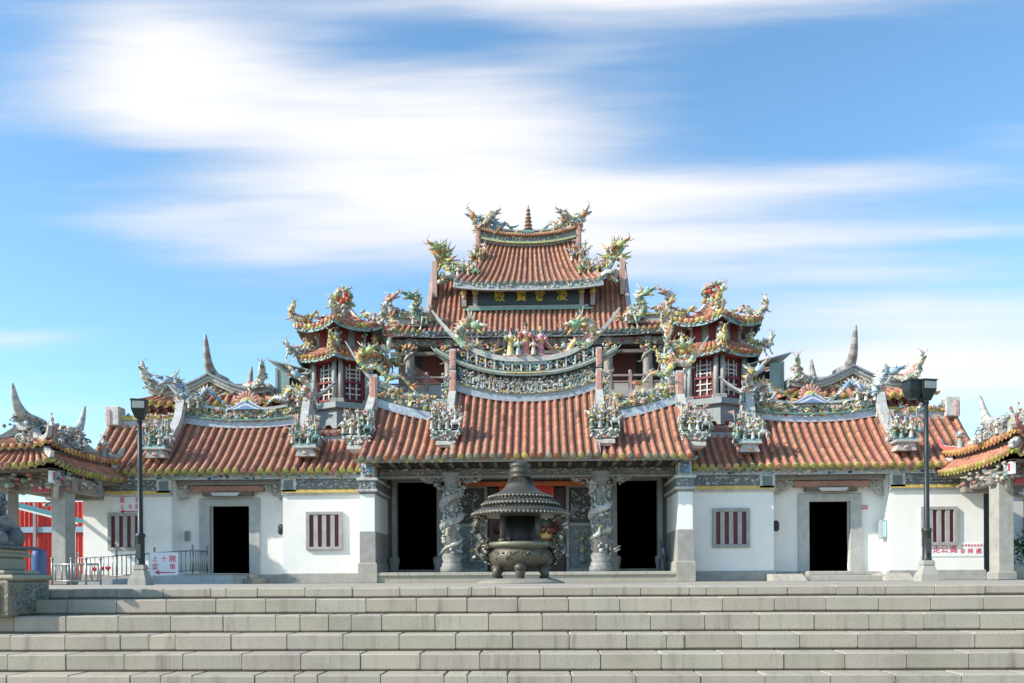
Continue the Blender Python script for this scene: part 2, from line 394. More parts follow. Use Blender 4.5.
def dragon(mb, pts, r, pal, legs=True, size=1.0, head_scale=1.0):
    """a scaled serpent along pts (tail to head): banded body, dorsal fins, four clawed legs, horned open-jawed head with mane and whiskers"""
    N = 30; P = spline(pts, N)
    rad = [r*(.22+.78*min(1, i/(N*.45)))*(1.0 if i < N*.8 else 1-.35*(i-N*.8)/(N*.2)) for i in range(N)]
    mb.tube(P, rad, [jit(random.choice((pal[0],pal[0],pal[1],pal[1],pal[2],pal[3 % len(pal)],(.45,.45,.42))), .35) for i in range(N)], 7)
    for i in range(2, N-1):
        for q in range(5): a=rnd(0,2*PI); mb.blob(P[i]+Vector((math.cos(a)*rad[i]*.8, -abs(math.sin(a))*rad[i]*.8, math.sin(a)*rad[i]*.8)), rad[i]*rnd(.18,.36), jit(random.choice(list(pal)+[CREAM,DKGREEN,GREY]), .3), 0, smooth=False)
    for i in range(1, N-2):
        T = (P[i+1]-P[i-1]).normalized(); U = UP-T*UP.dot(T)
        if U.length < .2: U = Vector((0,-1,0))
        U.normalize(); h = rad[i]*(1.2 if i % 2 else .9)
        mb.add([P[i]-T*rad[i]*.5+U*rad[i]*.8, P[i]+T*rad[i]*.5+U*rad[i]*.8, P[i]-T*rad[i]*.5+U*(rad[i]+h), P[i]+Vector((0,r*.12,0))+U*rad[i]*.8], [(0,1,2),(1,3,2),(3,0,2)], jit(pal[2], .2))
    # tail flame
    T = (P[0]-P[2]).normalized()
    for k in range(5):
        d = (T+Vector((rnd(-.7,.7), rnd(-.4,.4), rnd(-.3,.9)))).normalized()
        mb.tube([P[0], P[0]+d*r*1.8, P[0]+d*r*3.0+UP*r*.5], [r*.35, r*.25, .004], jit(random.choice(pal[2:]), .2), 4)
    if legs:
        for q, sg in ((.32,-1),(.36,1),(.68,-1),(.72,1)):
            i = int(q*N); p = P[i]; T = (P[i+1]-P[i-1]).normalized(); s = T.cross(UP)
            if s.length < .1: s = Vector((0,1,0))
            s.normalize(); s = s*sg
            k1 = p+s*r*1.5+Vector((0,0,-r*.4)); k2 = k1+T*r*1.3+Vector((0,0,-r*1.6))+s*r*.3
            mb.tube([p, k1, k2], [r*.55, r*.42, r*.26], jit(pal[0], .2), 5)
            for a in (-1, 0, 1, 2): mb.tube([k2, k2+T*r*(.8)+s*r*.35*a-UP*r*.1, k2+T*r*1.0+s*r*.5*a-UP*r*.5], [r*.15, r*.12, .004], jit(CREAM), 4)
            mb.blob(k1, r*.5, jit(pal[3 % len(pal)], .2), 0)
    # head
    h = P[-1]; D = (P[-1]-P[-4]).normalized(); D = (D+Vector((0,-.15,0))).normalized()
    U = UP-D*UP.dot(D)
    if U.length < .3: U = Vector((0,-1,0))-D*Vector((0,-1,0)).dot(D)
    U.normalize(); Sd = D.cross(U); k = r*1.25*head_scale
    rot = Matrix((D, Sd, U)).transposed()
    mb.blob(h+D*k*.5, (k*1.15, k*.85, k*.8), jit(pal[0]), 1, rot)
    mb.blob(h+D*k*1.7+U*k*.25, (k*.95, k*.6, k*.32), jit(pal[1]), 1, rot)
    J = (D*.85-U*.5).normalized(); rj = Matrix((J, Sd, Sd.cross(J)*-1)).transposed()
    mb.blob(h+D*k*.6+J*k*.9-U*k*.3, (k*.9, k*.48, k*.2), jit(pal[3 % len(pal)]), 1, rj)
    mb.blob(h+D*k*1.2-U*k*.15, (k*.6, k*.35, k*.2), jit(RED), 0, rot)
    mb.blob(h+D*k*2.5+U*k*.45, k*.28, jit(ORANGE), 0)
    for sg in (-1, 1):
        mb.blob(h+D*k*.95+U*k*.65+Sd*k*.55*sg, k*.26, (.8,.8,.75), 0); mb.blob(h+D*k*1.12+U*k*.7+Sd*k*.66*sg, k*.13, DARK, 0)
        b = h+U*k*.6+Sd*k*.35*sg
        mb.tube([b, b-D*k*.9+U*k*.9+Sd*k*.2*sg, b-D*k*1.3+U*k*1.9+Sd*k*.5*sg], [k*.2, k*.15, k*.04], jit(CREAM), 5)
        mb.tube([b-D*k*.5+U*k*.5, b-D*k*.4+U*k*1.5+Sd*k*.35*sg], [k*.12, k*.03], jit(CREAM), 4)
        w = h+D*k*2.3+Sd*k*.4*sg
        mb.tube([w, w+D*k*.8+Sd*k*.6*sg+U*k*.3, w+D*k*.6+Sd*k*1.3*sg+U*k*1.2], [k*.08, k*.07, .004], jit(pal[2]), 4)
        for q in range(6):
            d = (-D*rnd(.6,1.1)+U*rnd(-.6,.9)+Sd*sg*rnd(.4,1.0)).normalized()
            mb.tube([h+d*k*.5, h+d*k*1.2, h+d*k*rnd(1.6,2.1)], [k*.3, k*.22, .004], jit(random.choice(pal), .25), 4)
    for q in range(4):
        d = (J*.6-U+Sd*rnd(-.4,.4)).normalized(); mb.tube([h+D*k*.9-U*k*.6, h+D*k*.9-U*k*.6+d*k*.9], [k*.14,.004], jit(CREAM), 4)

def flower(mb, p, r, col, cen=YELLOW):
    nf = random.choice((5,6)); a0 = rnd(0,6)
    tilt = Vector((rnd(-.4,.4), -1, rnd(-.2,.6))).normalized(); e1 = tilt.cross(UP).normalized(); e2 = e1.cross(tilt)
    for k in range(nf):
        a=a0+2*PI*k/nf; d=e1*math.cos(a)+e2*math.sin(a)
        mb.blob(Vector(p)+d*r*.62, (r*.52, r*.3, r*.4), jit(col, .15), 0, Matrix((d, tilt, d.cross(tilt))).transposed())
    mb.blob(Vector(p)+tilt*r*.15, r*.34, jit(cen), 0)
def leaf(mb, p, r, col):
    d = Vector((rnd(-1,1), rnd(-.5,-.1), rnd(-.6,1))).normalized(); s = d.cross(Vector((0,-1,.3))).normalized(); p=Vector(p)
    mb.add([p, p+d*r*.8+s*r*.35+Vector((0,-r*.2,0)), p+d*r*1.7, p+d*r*.8-s*r*.35], [(0,1,2),(0,2,3)], jit(col,.25))
def foliage_relief(mb, pts, n, r, depth, tall, pal=FLORAL):
    """flowers, leaves, birds and fruit massed along a line of points"""
    K = len(pts)-1
    for i in range(n):
        t = rnd(0, K); j=min(int(t),K-1); p = Vector(pts[j]).lerp(Vector(pts[j+1]), t-j)+Vector((0, rnd(-depth, depth*.2), rnd(0, tall)))
        q = random.random(); c = random.choice(pal)
        if q < .58: flower(mb, p, r*rnd(.7,1.4), c, random.choice((YELLOW, RED, CREAM)))
        elif q < .75:
            for k in range(3): leaf(mb, p, r*rnd(1,2), random.choice((JADE,TEAL,LIME,CREAM,PALE,YELLOW)))
        elif q < .87: mb.blob(p, r*rnd(.5,.9), jit(c,.2), 1)
        else: bird(mb, p, r*1.5, c)
def bird(mb, p, r, col):
    p=Vector(p); sg=random.choice((-1,1))
    mb.blob(p, (r, r*.5, r*.5), jit(col), 1); mb.blob(p+Vector((sg*r*.9,-.1*r,r*.6)), r*.36, jit(CREAM), 0)
    mb.tube([p+Vector((sg*r*1.2,-.1*r,r*.6)), p+Vector((sg*r*1.7,-.1*r,r*.55))], [r*.12,.003], jit(ORANGE), 4)
    for k in range(4): mb.tube([p-Vector((sg*r*.6,0,0)), p+Vector((-sg*r*1.6, rnd(-.2,.2)*r, r*rnd(-.2,1.1))), p+Vector((-sg*r*rnd(1.9,2.5), rnd(-.2,.2)*r, r*rnd(-.8,1.3)))], [r*.2,r*.18,.004], jit(random.choice(FLORAL)), 4)
    mb.blob(p+Vector((0,-r*.4,r*.2)), (r*.8,r*.16,r*.4), jit(random.choice(FLORAL)), 0)

def figure(mb, p, h, robe, robe2, face=(.55,.36,.26), staff=True, turn=0.0):
    """a ceramic figurine in robes: skirt, torso, sleeves, hands, head with face, cap"""
    p = Vector(p); k = h/7.5
    ca, sa = math.cos(turn), math.sin(turn)
    def q(x, y, z): return p+Vector((x*ca-y*sa, x*sa+y*ca, z))*k
    prof = [(1.25,0),(1.15,.4),(.95,1.8),(.78,3.3),(.9,4.2),(1.0,5.1),(.75,5.7),(.3,6.0),(.28,6.2)]
    mb.lathe([(r*k, z*k) for r, z in prof], p, [jit(robe2), jit(robe), jit(robe), jit(YELLOW), jit(robe), jit(robe2), jit(robe), face], 9)
    mb.blob(q(0,-.05,6.6), (.42*k,.48*k,.56*k), jit(face,.05), 1)
    mb.blob(q(0,-.5,6.55), (.10*k,.14*k,.12*k), jit(face,.05), 0)
    for sg in (-1,1): mb.blob(q(.17*sg,-.45,6.72), .08*k, DARK, 0)
    mb.lathe([(.5*k,0),(.55*k,.15*k),(.42*k,.35*k),(.45*k,.7*k),(.1*k,1.0*k)], q(0,0,6.85), jit(random.choice((DARK,YELLOW,BLUE,RED)),.2), 7)
    if random.random()<.5: mb.tube([q(0,-.4,6.2), q(0,-.6,5.2)], [.25*k,.04*k], jit((.6,.58,.52)), 5)
    for sg in (-1,1):
        el = q(1.45*sg, -.2, 4.3); ha = q(.6*sg+rnd(-.3,.9)*sg, -1.1, rnd(3.6,5.4))
        mb.tube([q(.8*sg,0,5.4), el, ha], [.42*k,.45*k,.55*k], jit(robe), 6); mb.blob(ha+Vector((0,-.3*k,0)), .26*k, jit(face,.05), 0)
        if staff and sg == 1 and random.random() < .7:
            d = Vector((rnd(-.5,.5), 0, 1)).normalized(); mb.tube([ha-d*2.5*k, ha+d*3.6*k], .09*k, jit(ORANGE), 4); mb.blob(ha+d*3.6*k, (.3*k,.1*k,.5*k), jit(random.choice((PALE,RED,YELLOW))), 0)
        for w in range(2): mb.tube([q(.7*sg,.2,5.5), q(1.6*sg,.4,rnd(5,6.5)), q(2.0*sg,.3,rnd(3,5))], [.1*k,.16*k,.04*k], jit(random.choice((SKYB,PINK,robe2))), 4)
def horse(mb, p, h, col, sg=1):
    p=Vector(p); k=h
    b=p+Vector((0,0,k*.55)); mb.blob(b,(k*.42,k*.17,k*.2),jit(col),1)
    for x in (-.28,.28):
        for y in (-.09,.09): mb.tube([b+Vector((x*k,y*k,-.05*k)), b+Vector(((x+.04*sg)*k,y*k,-.3*k)), p+Vector(((x+rnd(-.05,.1)*sg)*k,y*k,0))],[.08*k,.05*k,.045*k],jit(col),5)
    n=b+Vector((sg*.5*k,0,.38*k)); mb.tube([b+Vector((sg*.3*k,0,.08*k)), n],[.16*k,.1*k],jit(col),6)
    mb.blob(n+Vector((sg*.12*k,0,0)),(.17*k,.07*k,.08*k),jit(col),0); mb.tube([b-Vector((sg*.4*k,0,0)), b-Vector((sg*.6*k,0,.25*k))],[.07*k,.02*k],jit(CREAM),4)
def figure_scene(mb, c, w, d, h, n, pal=GREYISH):
    """a small tableau: rockery, riders and warriors under banners"""
    c=Vector(c)
    for i in range(int(n*16)):
        p=c+Vector((rnd(-w,w), rnd(-d*.2,d), rnd(0,h*.62)*(1-.3*random.random()))); s=rnd(.018,.05)*h*1.4
        mb.blob(p,(s*rnd(.7,1.3),s,s*rnd(.7,1.6)),jit(random.choice(pal),.2),0,smooth=False)
    mb.box(c.x-w,c.x+w,c.y-d*.2,c.y+d,c.z-.02,c.z+h*.18,tuple(q*.7 for q in GREY))
    for i in range(n):
        lvl = (i%3)/3
        x = -w+2*w*((i+.5)/n)+rnd(-.08,.08)*w; p=c+Vector((x,-d*(.9-lvl*.8),lvl*h*.42))
        if i%4==1: horse(mb,p,h*.42,random.choice(pal),random.choice((-1,1))); p=p+Vector((0,0,h*.28)); figure(mb,p,h*.36,random.choice(pal),random.choice(pal+[PINK,BLUE]))
        else: figure(mb,p,h*rnd(.42,.55),random.choice(pal),random.choice(pal+[RED,YELLOW,SKYB]),turn=rnd(-.6,.6))
    for i in range(max(2,n//2)):
        b=c+Vector((rnd(-w,w),rnd(0,d),h*.5)); t=b+Vector((rnd(-.12,.12),0,h*rnd(.35,.55))); mb.tube([b,t],.012*h*1.6,jit(GREY),4)
        s=random.choice((-1,1)); mb.plate([t, t+Vector((s*h*.2,0,-.05*h)), t+Vector((0,0,-.16*h))],(0,1,0),.01,jit(random.choice((PINK,CREAM,TEAL))))
def cloud_scroll(mb, p, r, col, sg=1):
    """a spiral of cloud or wave"""
    pts=[]; p=Vector(p)
    for i in range(14):
        a=i*.52; rr=r*(1-i/16); pts.append(p+Vector((sg*math.cos(a)*rr,-.02*i*r,math.sin(a)*rr)))
    mb.tube(pts,[r*.22*(1-i/20) for i in range(14)],col,5)
def pillar_dragon(mb, cx, cy, z0, z1, r, pal, turns=2.2, a0=0.0, fat=.36):
    pts=[]
    for i in range(22):
        t=i/21; a=a0+turns*2*PI*t; pts.append((cx+math.cos(a)*r*1.08, cy+math.sin(a)*r*1.08, z0+(z1-z0)*t))
    dragon(mb, pts, r*fat, pal, legs=(fat<.4))
def tail_tip(mb, base, mid, tip, w, h, col, n=14, side=(0,1,0)):
    """an upswept swallowtail ridge end"""
    P=spline([base,mid,tip],n); mb.strip(P,[w*(1-.6*i/(n-1)) for i in range(n)],[h*(1-.82*i/(n-1)) for i in range(n)],col,side)
# ------------------------------------------------------------------ ground, terrace, steps
STEPC=(.385,.342,.278)
g=MB(); g.add([(-1500,-1500,-1.72),(1500,-1500,-1.72),(1500,3000,-1.72),(-1500,3000,-1.72)],[(0,1,2,3)],(.22,.21,.19))
structure(g.build('ground', M_GROUND))
yrow=[587.4,598,614.5,634,653.5,675]                     # courses as measured, then regular steps down to the lower court
nose=[(8.2-.28*k, 0.0 if k==0 else .065-(yy-580)*(8.2-.28*k)/880) for k,yy in enumerate(yrow)]
while nose[-1][1] > -1.6: nose.append((nose[-1][0]-.28, nose[-1][1]-.145))
JOINT=[495.5,517.5,542,512,539.6,571]
g=MB()
x=-46.0
g.box(-46,46,8.5,75,-1.7,-.004,(.37,.33,.265))
structure(g.build('terrace', M_GROUND))
g=MB()
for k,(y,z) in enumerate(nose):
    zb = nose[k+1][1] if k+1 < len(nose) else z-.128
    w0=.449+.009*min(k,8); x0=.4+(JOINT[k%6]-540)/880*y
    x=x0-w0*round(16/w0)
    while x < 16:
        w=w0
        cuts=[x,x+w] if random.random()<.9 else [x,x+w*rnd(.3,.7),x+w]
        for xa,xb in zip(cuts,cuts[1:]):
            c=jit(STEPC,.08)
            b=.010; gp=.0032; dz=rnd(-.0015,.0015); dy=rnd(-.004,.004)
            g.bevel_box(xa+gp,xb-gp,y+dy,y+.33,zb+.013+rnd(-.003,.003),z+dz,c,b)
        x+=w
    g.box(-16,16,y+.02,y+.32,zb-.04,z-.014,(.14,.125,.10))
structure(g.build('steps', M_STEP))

# ------------------------------------------------------------------ central gate hall
def sym(f):
    for s in (-1,1): f(s)
CAP_C=[(.25,.24,.15),(.30,.29,.22),(.34,.13,.06),(.20,.19,.14),(.45,.36,.12)]
CAP_Y=[(.36,.33,.09),(.42,.36,.10),(.31,.29,.09),(.38,.33,.09),(.44,.21,.14)]
GR=(.24,.235,.225); GRD=(.115,.115,.115)
hall=thing('gate_hall','central temple gate hall with double curved dragon ridge, two carved stone columns and dark doorways','temple hall',(0,26,0))
m=MB(); m.box(-4.28,4.28,25.0,34,.0,.25,(.38,.36,.30)); 
for i in range(10): m.bevel_box(-4.3+.86*i+.004,-4.3+.86*(i+1)-.004,24.95,27.2,.2,.295,jit((.42,.40,.34),.07),.01)
m.build('platform',M_STEP,hall)
# rear porch wall with its three openings
m=MB()
for s in (-1,1):
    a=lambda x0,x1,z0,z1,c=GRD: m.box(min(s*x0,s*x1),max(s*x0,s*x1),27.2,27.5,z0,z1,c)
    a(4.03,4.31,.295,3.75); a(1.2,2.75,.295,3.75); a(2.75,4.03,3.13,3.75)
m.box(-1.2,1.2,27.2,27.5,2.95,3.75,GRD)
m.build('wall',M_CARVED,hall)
m=MB(); ID=(.003,.003,.003)  # near-black, the shade of the room is put into the colour
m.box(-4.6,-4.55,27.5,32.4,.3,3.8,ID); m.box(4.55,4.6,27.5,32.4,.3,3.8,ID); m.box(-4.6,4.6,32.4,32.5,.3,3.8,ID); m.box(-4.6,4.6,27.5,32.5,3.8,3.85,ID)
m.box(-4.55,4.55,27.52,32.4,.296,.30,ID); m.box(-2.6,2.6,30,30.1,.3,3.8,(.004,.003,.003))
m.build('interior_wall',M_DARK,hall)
def gate_sides(s):
    f=lambda x0,x1: (min(s*x0,s*x1),max(s*x0,s*x1))
    # stone door frame
    m=MB()
    for x0,x1,z0,z1 in ((2.62,2.77,.3,3.28),(4.01,4.16,.3,3.28),(2.77,4.01,3.1,3.28)): m.bevel_box(*f(x0,x1),27.06,27.24,z0,z1,GR,.02)
    m.bevel_box(*f(2.77,4.01),27.0,27.5,.295,.40,(.2,.19,.18),.02)
    for x in (2.7,4.09): m.lathe([(.17,0),(.19,.06),(.14,.14),(.17,.3),(.19,.42),(.15,.5)],(s*x,26.98,.295),jit(GR),10)
    m.build('door_frame',M_STONE,hall)
    # carved panel beside the middle door
    m=MB()
    m.bevel_box(*f(1.28,2.55),27.10,27.21,.32,1.72,(.13,.15,.155),.03); m.bevel_box(*f(1.28,2.55),27.12,27.21,1.80,2.92,(.05,.05,.05),.03)
    for x0,x1,z0,z1 in ((1.22,1.3,.3,3.0),(2.53,2.61,.3,3.0),(1.3,2.53,1.70,1.82),(1.3,2.53,2.9,3.0),(1.3,2.53,.3,.42)): m.bevel_box(*f(x0,x1),27.05,27.21,z0,z1,GR,.015)
    for i in range(60):
        p=(s*rnd(1.36,2.47),27.11,rnd(1.88,2.84)); cloud_scroll(m,p,rnd(.05,.10),jit((.26,.26,.25),.3),random.choice((-1,1))) if i%3==0 else m.blob(p,(rnd(.03,.08),.03,rnd(.03,.08)),jit((.22,.22,.22),.35),0)
    for i in range(40):
        p=(s*rnd(1.42,2.42),27.10,rnd(.5,1.62)); m.blob(p,(rnd(.04,.14),.025,rnd(.03,.09)),jit((.17,.19,.19),.25),1)
    figure(m,(s*1.7,27.08,.6),.75,(.2,.22,.22),(.17,.19,.19),(.2,.2,.2)); figure(m,(s*2.15,27.08,.6),.7,(.2,.22,.22),(.17,.19,.19),(.2,.2,.2))
    m.build('carved_panel',M_CARVED,hall)
    # corner pillar: granite foot, whitewashed shaft, capital, painted block
    p=bpy.data.objects.new('corner_pillar',None); COL.objects.link(p); p.parent=hall; p.location=(s*4.51,0,0)
    m=MB(); m.bevel_box(*f(4.24,4.78),24.92,27.4,-.02,.58,(.36,.34,.30),.03); m.bevel_box(*f(4.29,4.74),24.98,27.4,.55,1.48,(.32,.31,.29),.02); m.build('base',M_STONE,p)
    m=MB(); m.bevel_box(*f(4.31,4.72),25.0,27.4,1.46,2.56,(.80,.80,.78),.015); m.build('shaft',M_WHITE,p)
    m=MB()
    for z0,z1,w,c in ((2.54,2.62,.24,GR),(2.60,2.68,.29,(.5,.5,.48)),(2.66,2.92,.25,(.2,.215,.22)),(2.92,3.0,.30,(.55,.55,.52))): m.bevel_box(s*4.51-w,s*4.51+w,24.98-(w-.22),27.4,z0,z1,c,.015)
    for i in range(14): m.blob((s*4.51+rnd(-.2,.2),24.95,rnd(2.7,2.88)),rnd(.02,.05),jit((.34,.36,.37),.3),0)
    m.build('capital',M_CARVED,p)
    m=MB(); m.bevel_box(s*4.51-.19,s*4.51+.19,25.0,27.3,3.0,3.42,PALE,.02); m.bevel_box(s*4.51-.13,s*4.51+.13,24.96,25.1,3.05,3.36,BLUE,.02)
    for i in range(16): m.blob((s*4.51+rnd(-.2,.2),24.95,rnd(3.03,3.4)),rnd(.02,.045),jit(random.choice([BLUE,NAVY,RED,YELLOW,CREAM]),.3),0)
    m.build('painted_block',M_GLAZE,p)
    # stone column wound with a dragon
    m=MB(); cx=s*2.17
    m.lathe([(.32,0),(.34,.06),(.34,.14),(.29,.20),(.29,.26),(.25,.32),(.29,.42),(.28,.50),(.23,.56)],(cx,25.65,.29),[GR,GR,GR,(.3,.3,.29),GR,(.3,.3,.29),GR,GR],16)
    m.lathe([(.235,.5),(.225,1.5),(.21,2.5),(.2,2.62),(.30,2.70),(.26,2.78),(.33,2.86),(.33,2.92)],(cx,25.65,.29),GR,16)
    pillar_dragon(m,cx,25.65,.90,2.70,.25,[(.42,.42,.39),(.34,.34,.32),(.48,.48,.44),(.38,.38,.36)],2.6,PI if s<0 else 0,.46)
    for i in range(110):
        a=rnd(0,2*PI); z=rnd(.85,2.8); m.blob((cx+.25*math.cos(a),25.65+.25*math.sin(a),z),(rnd(.03,.08),rnd(.03,.08),rnd(.02,.08)),jit((.38,.38,.36),.4),1)
    for i in range(12):
        a=rnd(PI,2*PI); cloud_scroll(m,(cx+.27*math.cos(a),25.65+.29*math.sin(a),rnd(.9,2.7)),rnd(.06,.1),jit((.36,.36,.34)),random.choice((-1,1)))
    figure(m,(cx+rnd(-.1,.1),25.33,1.35),.42,(.36,.36,.34),(.3,.3,.29),(.33,.32,.3))
    m.build('carved_column',M_CARVED,hall)
    # bracket carving either side of the column head
    for q in (-1,1):
        m=MB()
        for i in range(26):
            t=rnd(0,1); m.blob((cx+q*(.22+t*.65),25.6+rnd(-.06,.06),3.08-.05*t-rnd(0,.42)*(1-t)),(rnd(.04,.1),.06,rnd(.03,.08)),jit((.25,.235,.21),.3),0)
        for i in range(4): cloud_scroll(m,(cx+q*(.25+.17*i),25.52,3.0-.02*i),.1-.012*i,jit((.3,.28,.25)),q)
        m.build('bracket',M_CARVED,hall)
sym(gate_sides)
m=MB()
m.box(-4.3,4.3,25.5,25.8,3.10,3.30,(.16,.15,.135)); m.box(-4.3,4.3,25.56,25.74,3.30,3.62,(.12,.11,.10)); m.bevel_box(-4.32,4.32,25.45,25.85,3.04,3.10,(.24,.23,.21),.01)
for i in range(150): m.blob((rnd(-4.25,4.25),25.49,rnd(3.12,3.30)),(rnd(.03,.12),.03,rnd(.02,.05)),jit((.22,.21,.19),.4),0)
for i in range(21):
    x=-4.2+.42*i; m.bevel_box(x-.05,x+.05,24.7,25.6,3.32,3.42,(.15,.14,.12),.01)
m.build('eave_beam',M_CARVED,hall)
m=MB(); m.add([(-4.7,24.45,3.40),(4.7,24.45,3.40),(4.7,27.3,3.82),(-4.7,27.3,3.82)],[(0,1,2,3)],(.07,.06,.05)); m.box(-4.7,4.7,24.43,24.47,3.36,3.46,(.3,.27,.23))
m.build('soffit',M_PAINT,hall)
m=MB(); m.bevel_box(-2.1,2.1,26.7,26.9,2.93,3.07,(.50,.13,.045),.02); m.box(-2.1,2.1,26.76,26.88,3.07,3.55,(.05,.10,.06))
for i in range(120): m.blob((rnd(-2.0,2.0),26.74,rnd(3.11,3.5)),(rnd(.03,.1),.03,rnd(.02,.06)),jit(random.choice([YELLOW,JADE,DKGREEN,RED,ORANGE,LIME,TEAL]),.3),0)
for s in (-1,1): 
    m.blob((s*1.75,26.7,3.2),(.2,.08,.12),RED,1); m.bevel_box(s*2.0-.16,s*2.0+.16,26.55,26.95,2.9,3.3,RED,.03)
m.build('painted_beam',M_PAINT,hall)
# middle door leaves, closed
m=MB()
for s in (-1,1):
    f=(min(s*.02,s*1.18),max(s*.02,s*1.18)); m.bevel_box(*f,27.28,27.36,.32,2.93,(.06,.025,.02),.01)
    figure(m,(s*.6,27.27,.6),1.7,(.16,.05,.035),(.05,.09,.08),(.3,.2,.13),staff=False)
m.build('door',M_PAINT,hall)

# --- roof
roofm=MB(); caps=MB()
ctop=lambda x: 5.60+.34*(abs(x)/2.1)**2.2
tile_patch(roofm,caps,lin((-2.12,24.4,3.5),(2.12,24.4,3.5)),lambda u:Vector((-2.12+4.24*u,27.0,ctop(-2.12+4.24*u))),19,11,.066,cap_col=CAP_C,sag=.14)
tile_patch(roofm,None,lin((-4.6,30,3.6),(4.6,30,3.6)),lin((-4.6,27.1,5.4),(4.6,27.1,5.4)),26,4,.11)
def side_tiles(s):
    stop=lambda x: 4.92+.55*max(0,(x-2.1)/2.5)**1.7
    tile_patch(roofm,caps,lin((s*2.1,24.42,3.46),(s*4.68,24.42,3.46)),lambda u:Vector((s*(2.1+2.58*u),26.7,stop(2.1+2.58*u))),11,10,.068,cap_col=CAP_C,sag=.14)
    roofm.plate([(s*2.11,24.5,3.45),(s*2.11,27,4.9),(s*2.11,27,5.9),(s*2.11,24.5,3.6)],(-s,0,0),.06,(.3,.28,.25))
    roofm.plate([(s*4.66,24.5,3.44),(s*4.66,26.8,5.4),(s*4.66,30,3.5)],(-s,0,0),.06,(.45,.44,.42))
sym(side_tiles)
roof=roofm.build('roof',M_TILE,hall); caps.build('eave_tile',M_GLAZE,roof)

# --- main ridge, two tiers
xs=lambda a,b,n:[a+(b-a)*i/n for i in range(n+1)]
low=lambda x: 6.25+.66*(abs(x)/2.6)**2.3
upp=lambda x: 6.72+1.58*(abs(x)/2.87)**2.8
m=MB()
m.wall(xs(-2.15,2.15,24),lambda x:ctop(x)-.1,lambda x:ctop(x)+.13,26.8,27.2,(.36,.42,.47))
m.wall(xs(-2.2,2.2,24),lambda x:ctop(x)+.12,lambda x:low(x),26.88,27.12,(.10,.12,.13))
m.strip([(x,26.98,ctop(x)+.12) for x in xs(-2.15,2.15,24)],.42,.06,(.40,.36,.22))
P=[(x,26.98,low(x)) for x in xs(-2.78,2.78,30)]
m.strip(P,.62,.07,(.16,.20,.18)); m.strip([(x,y-.0,z+.07) for x,y,z in P],.58,.05,(.52,.48,.38)); m.strip([(x,y,z+.12) for x,y,z in P],.48,.05,(.12,.20,.17))
m.wall(xs(-2.15,2.15,24),lambda x:low(x)+.16,lambda x:min(upp(x)-.02,low(x)+.55),26.97,27.07,(.05,.06,.07))
P=[(x,27,upp(x)) for x in xs(-2.9,2.9,40)]; K=len(P)
m.strip(P,[.40*(1-.7*abs(2*i/(K-1)-1)**3) for i in range(K)],[.16*(1-.6*abs(2*i/(K-1)-1)**3) for i in range(K)],(.50,.49,.46))
ridge=m.build('ridge',M_GLAZE,hall)
m=MB()
for i in range(34):
    x=-2.0+4.0*(i+.5)/34+rnd(-.03,.03); b=ctop(x)+.16+rnd(0,.12); hh=low(x)-b
    figure(m,(x,26.8,b),hh*rnd(.8,.98),random.choice(RELIEF),random.choice(RELIEF+[RED,SKYB]),turn=rnd(-.7,.7))
    if i%3==0: horse(m,(x+.08,26.78,b),hh*.7,random.choice(GREYISH),random.choice((-1,1)))
for i in range(420): x=rnd(-2.1,2.1); b=ctop(x)+.16; m.blob((x,rnd(26.72,26.86),b+rnd(0,1)*(low(x)-b-.03)),rnd(.02,.05),jit(random.choice(RELIEF),.3),0,smooth=False)
for i in range(160): x=rnd(-2.1,2.1); m.blob((x,26.77,ctop(x)+.15+rnd(0,.06)),(rnd(.04,.1),.04,.03),jit(random.choice([JADE,PINK,YELLOW,CREAM,TEAL]),.2),0)
m.build('battle_relief',M_GLAZE,ridge)
m=MB()
for i in range(15):
    x=-2.05+4.1*(i+.5)/15; b=low(x)+.18; h=min(upp(x)-.02,low(x)+.55)-b
    cloud_scroll(m,(x+rnd(-.04,.04),26.9,b+h*rnd(.35,.6)),max(.05,h*rnd(.25,.45)),jit(random.choice([CREAM,PALE,GREY,TEAL,YELLOW]),.25),random.choice((-1,1)))
    m.box(x+.11,x+.16,26.85,26.97,b-.02,b+h,jit(PALE))
    for q in range(16): m.blob((x+rnd(-.15,.15),26.9,b+rnd(0,h)),rnd(.02,.055),jit(random.choice(ORNATE),.2),0)
for i in range(60): x=rnd(-.6,.6); m.blob((x,26.68,low(x)+.09),(rnd(.03,.07),.03,.025),jit(YELLOW,.2),0)
m.strip([(x,26.9,low(x)+.15) for x in xs(-2.1,2.1,20)],.1,.04,(.3,.3,.28)); m.build('openwork_panel',M_GLAZE,ridge)
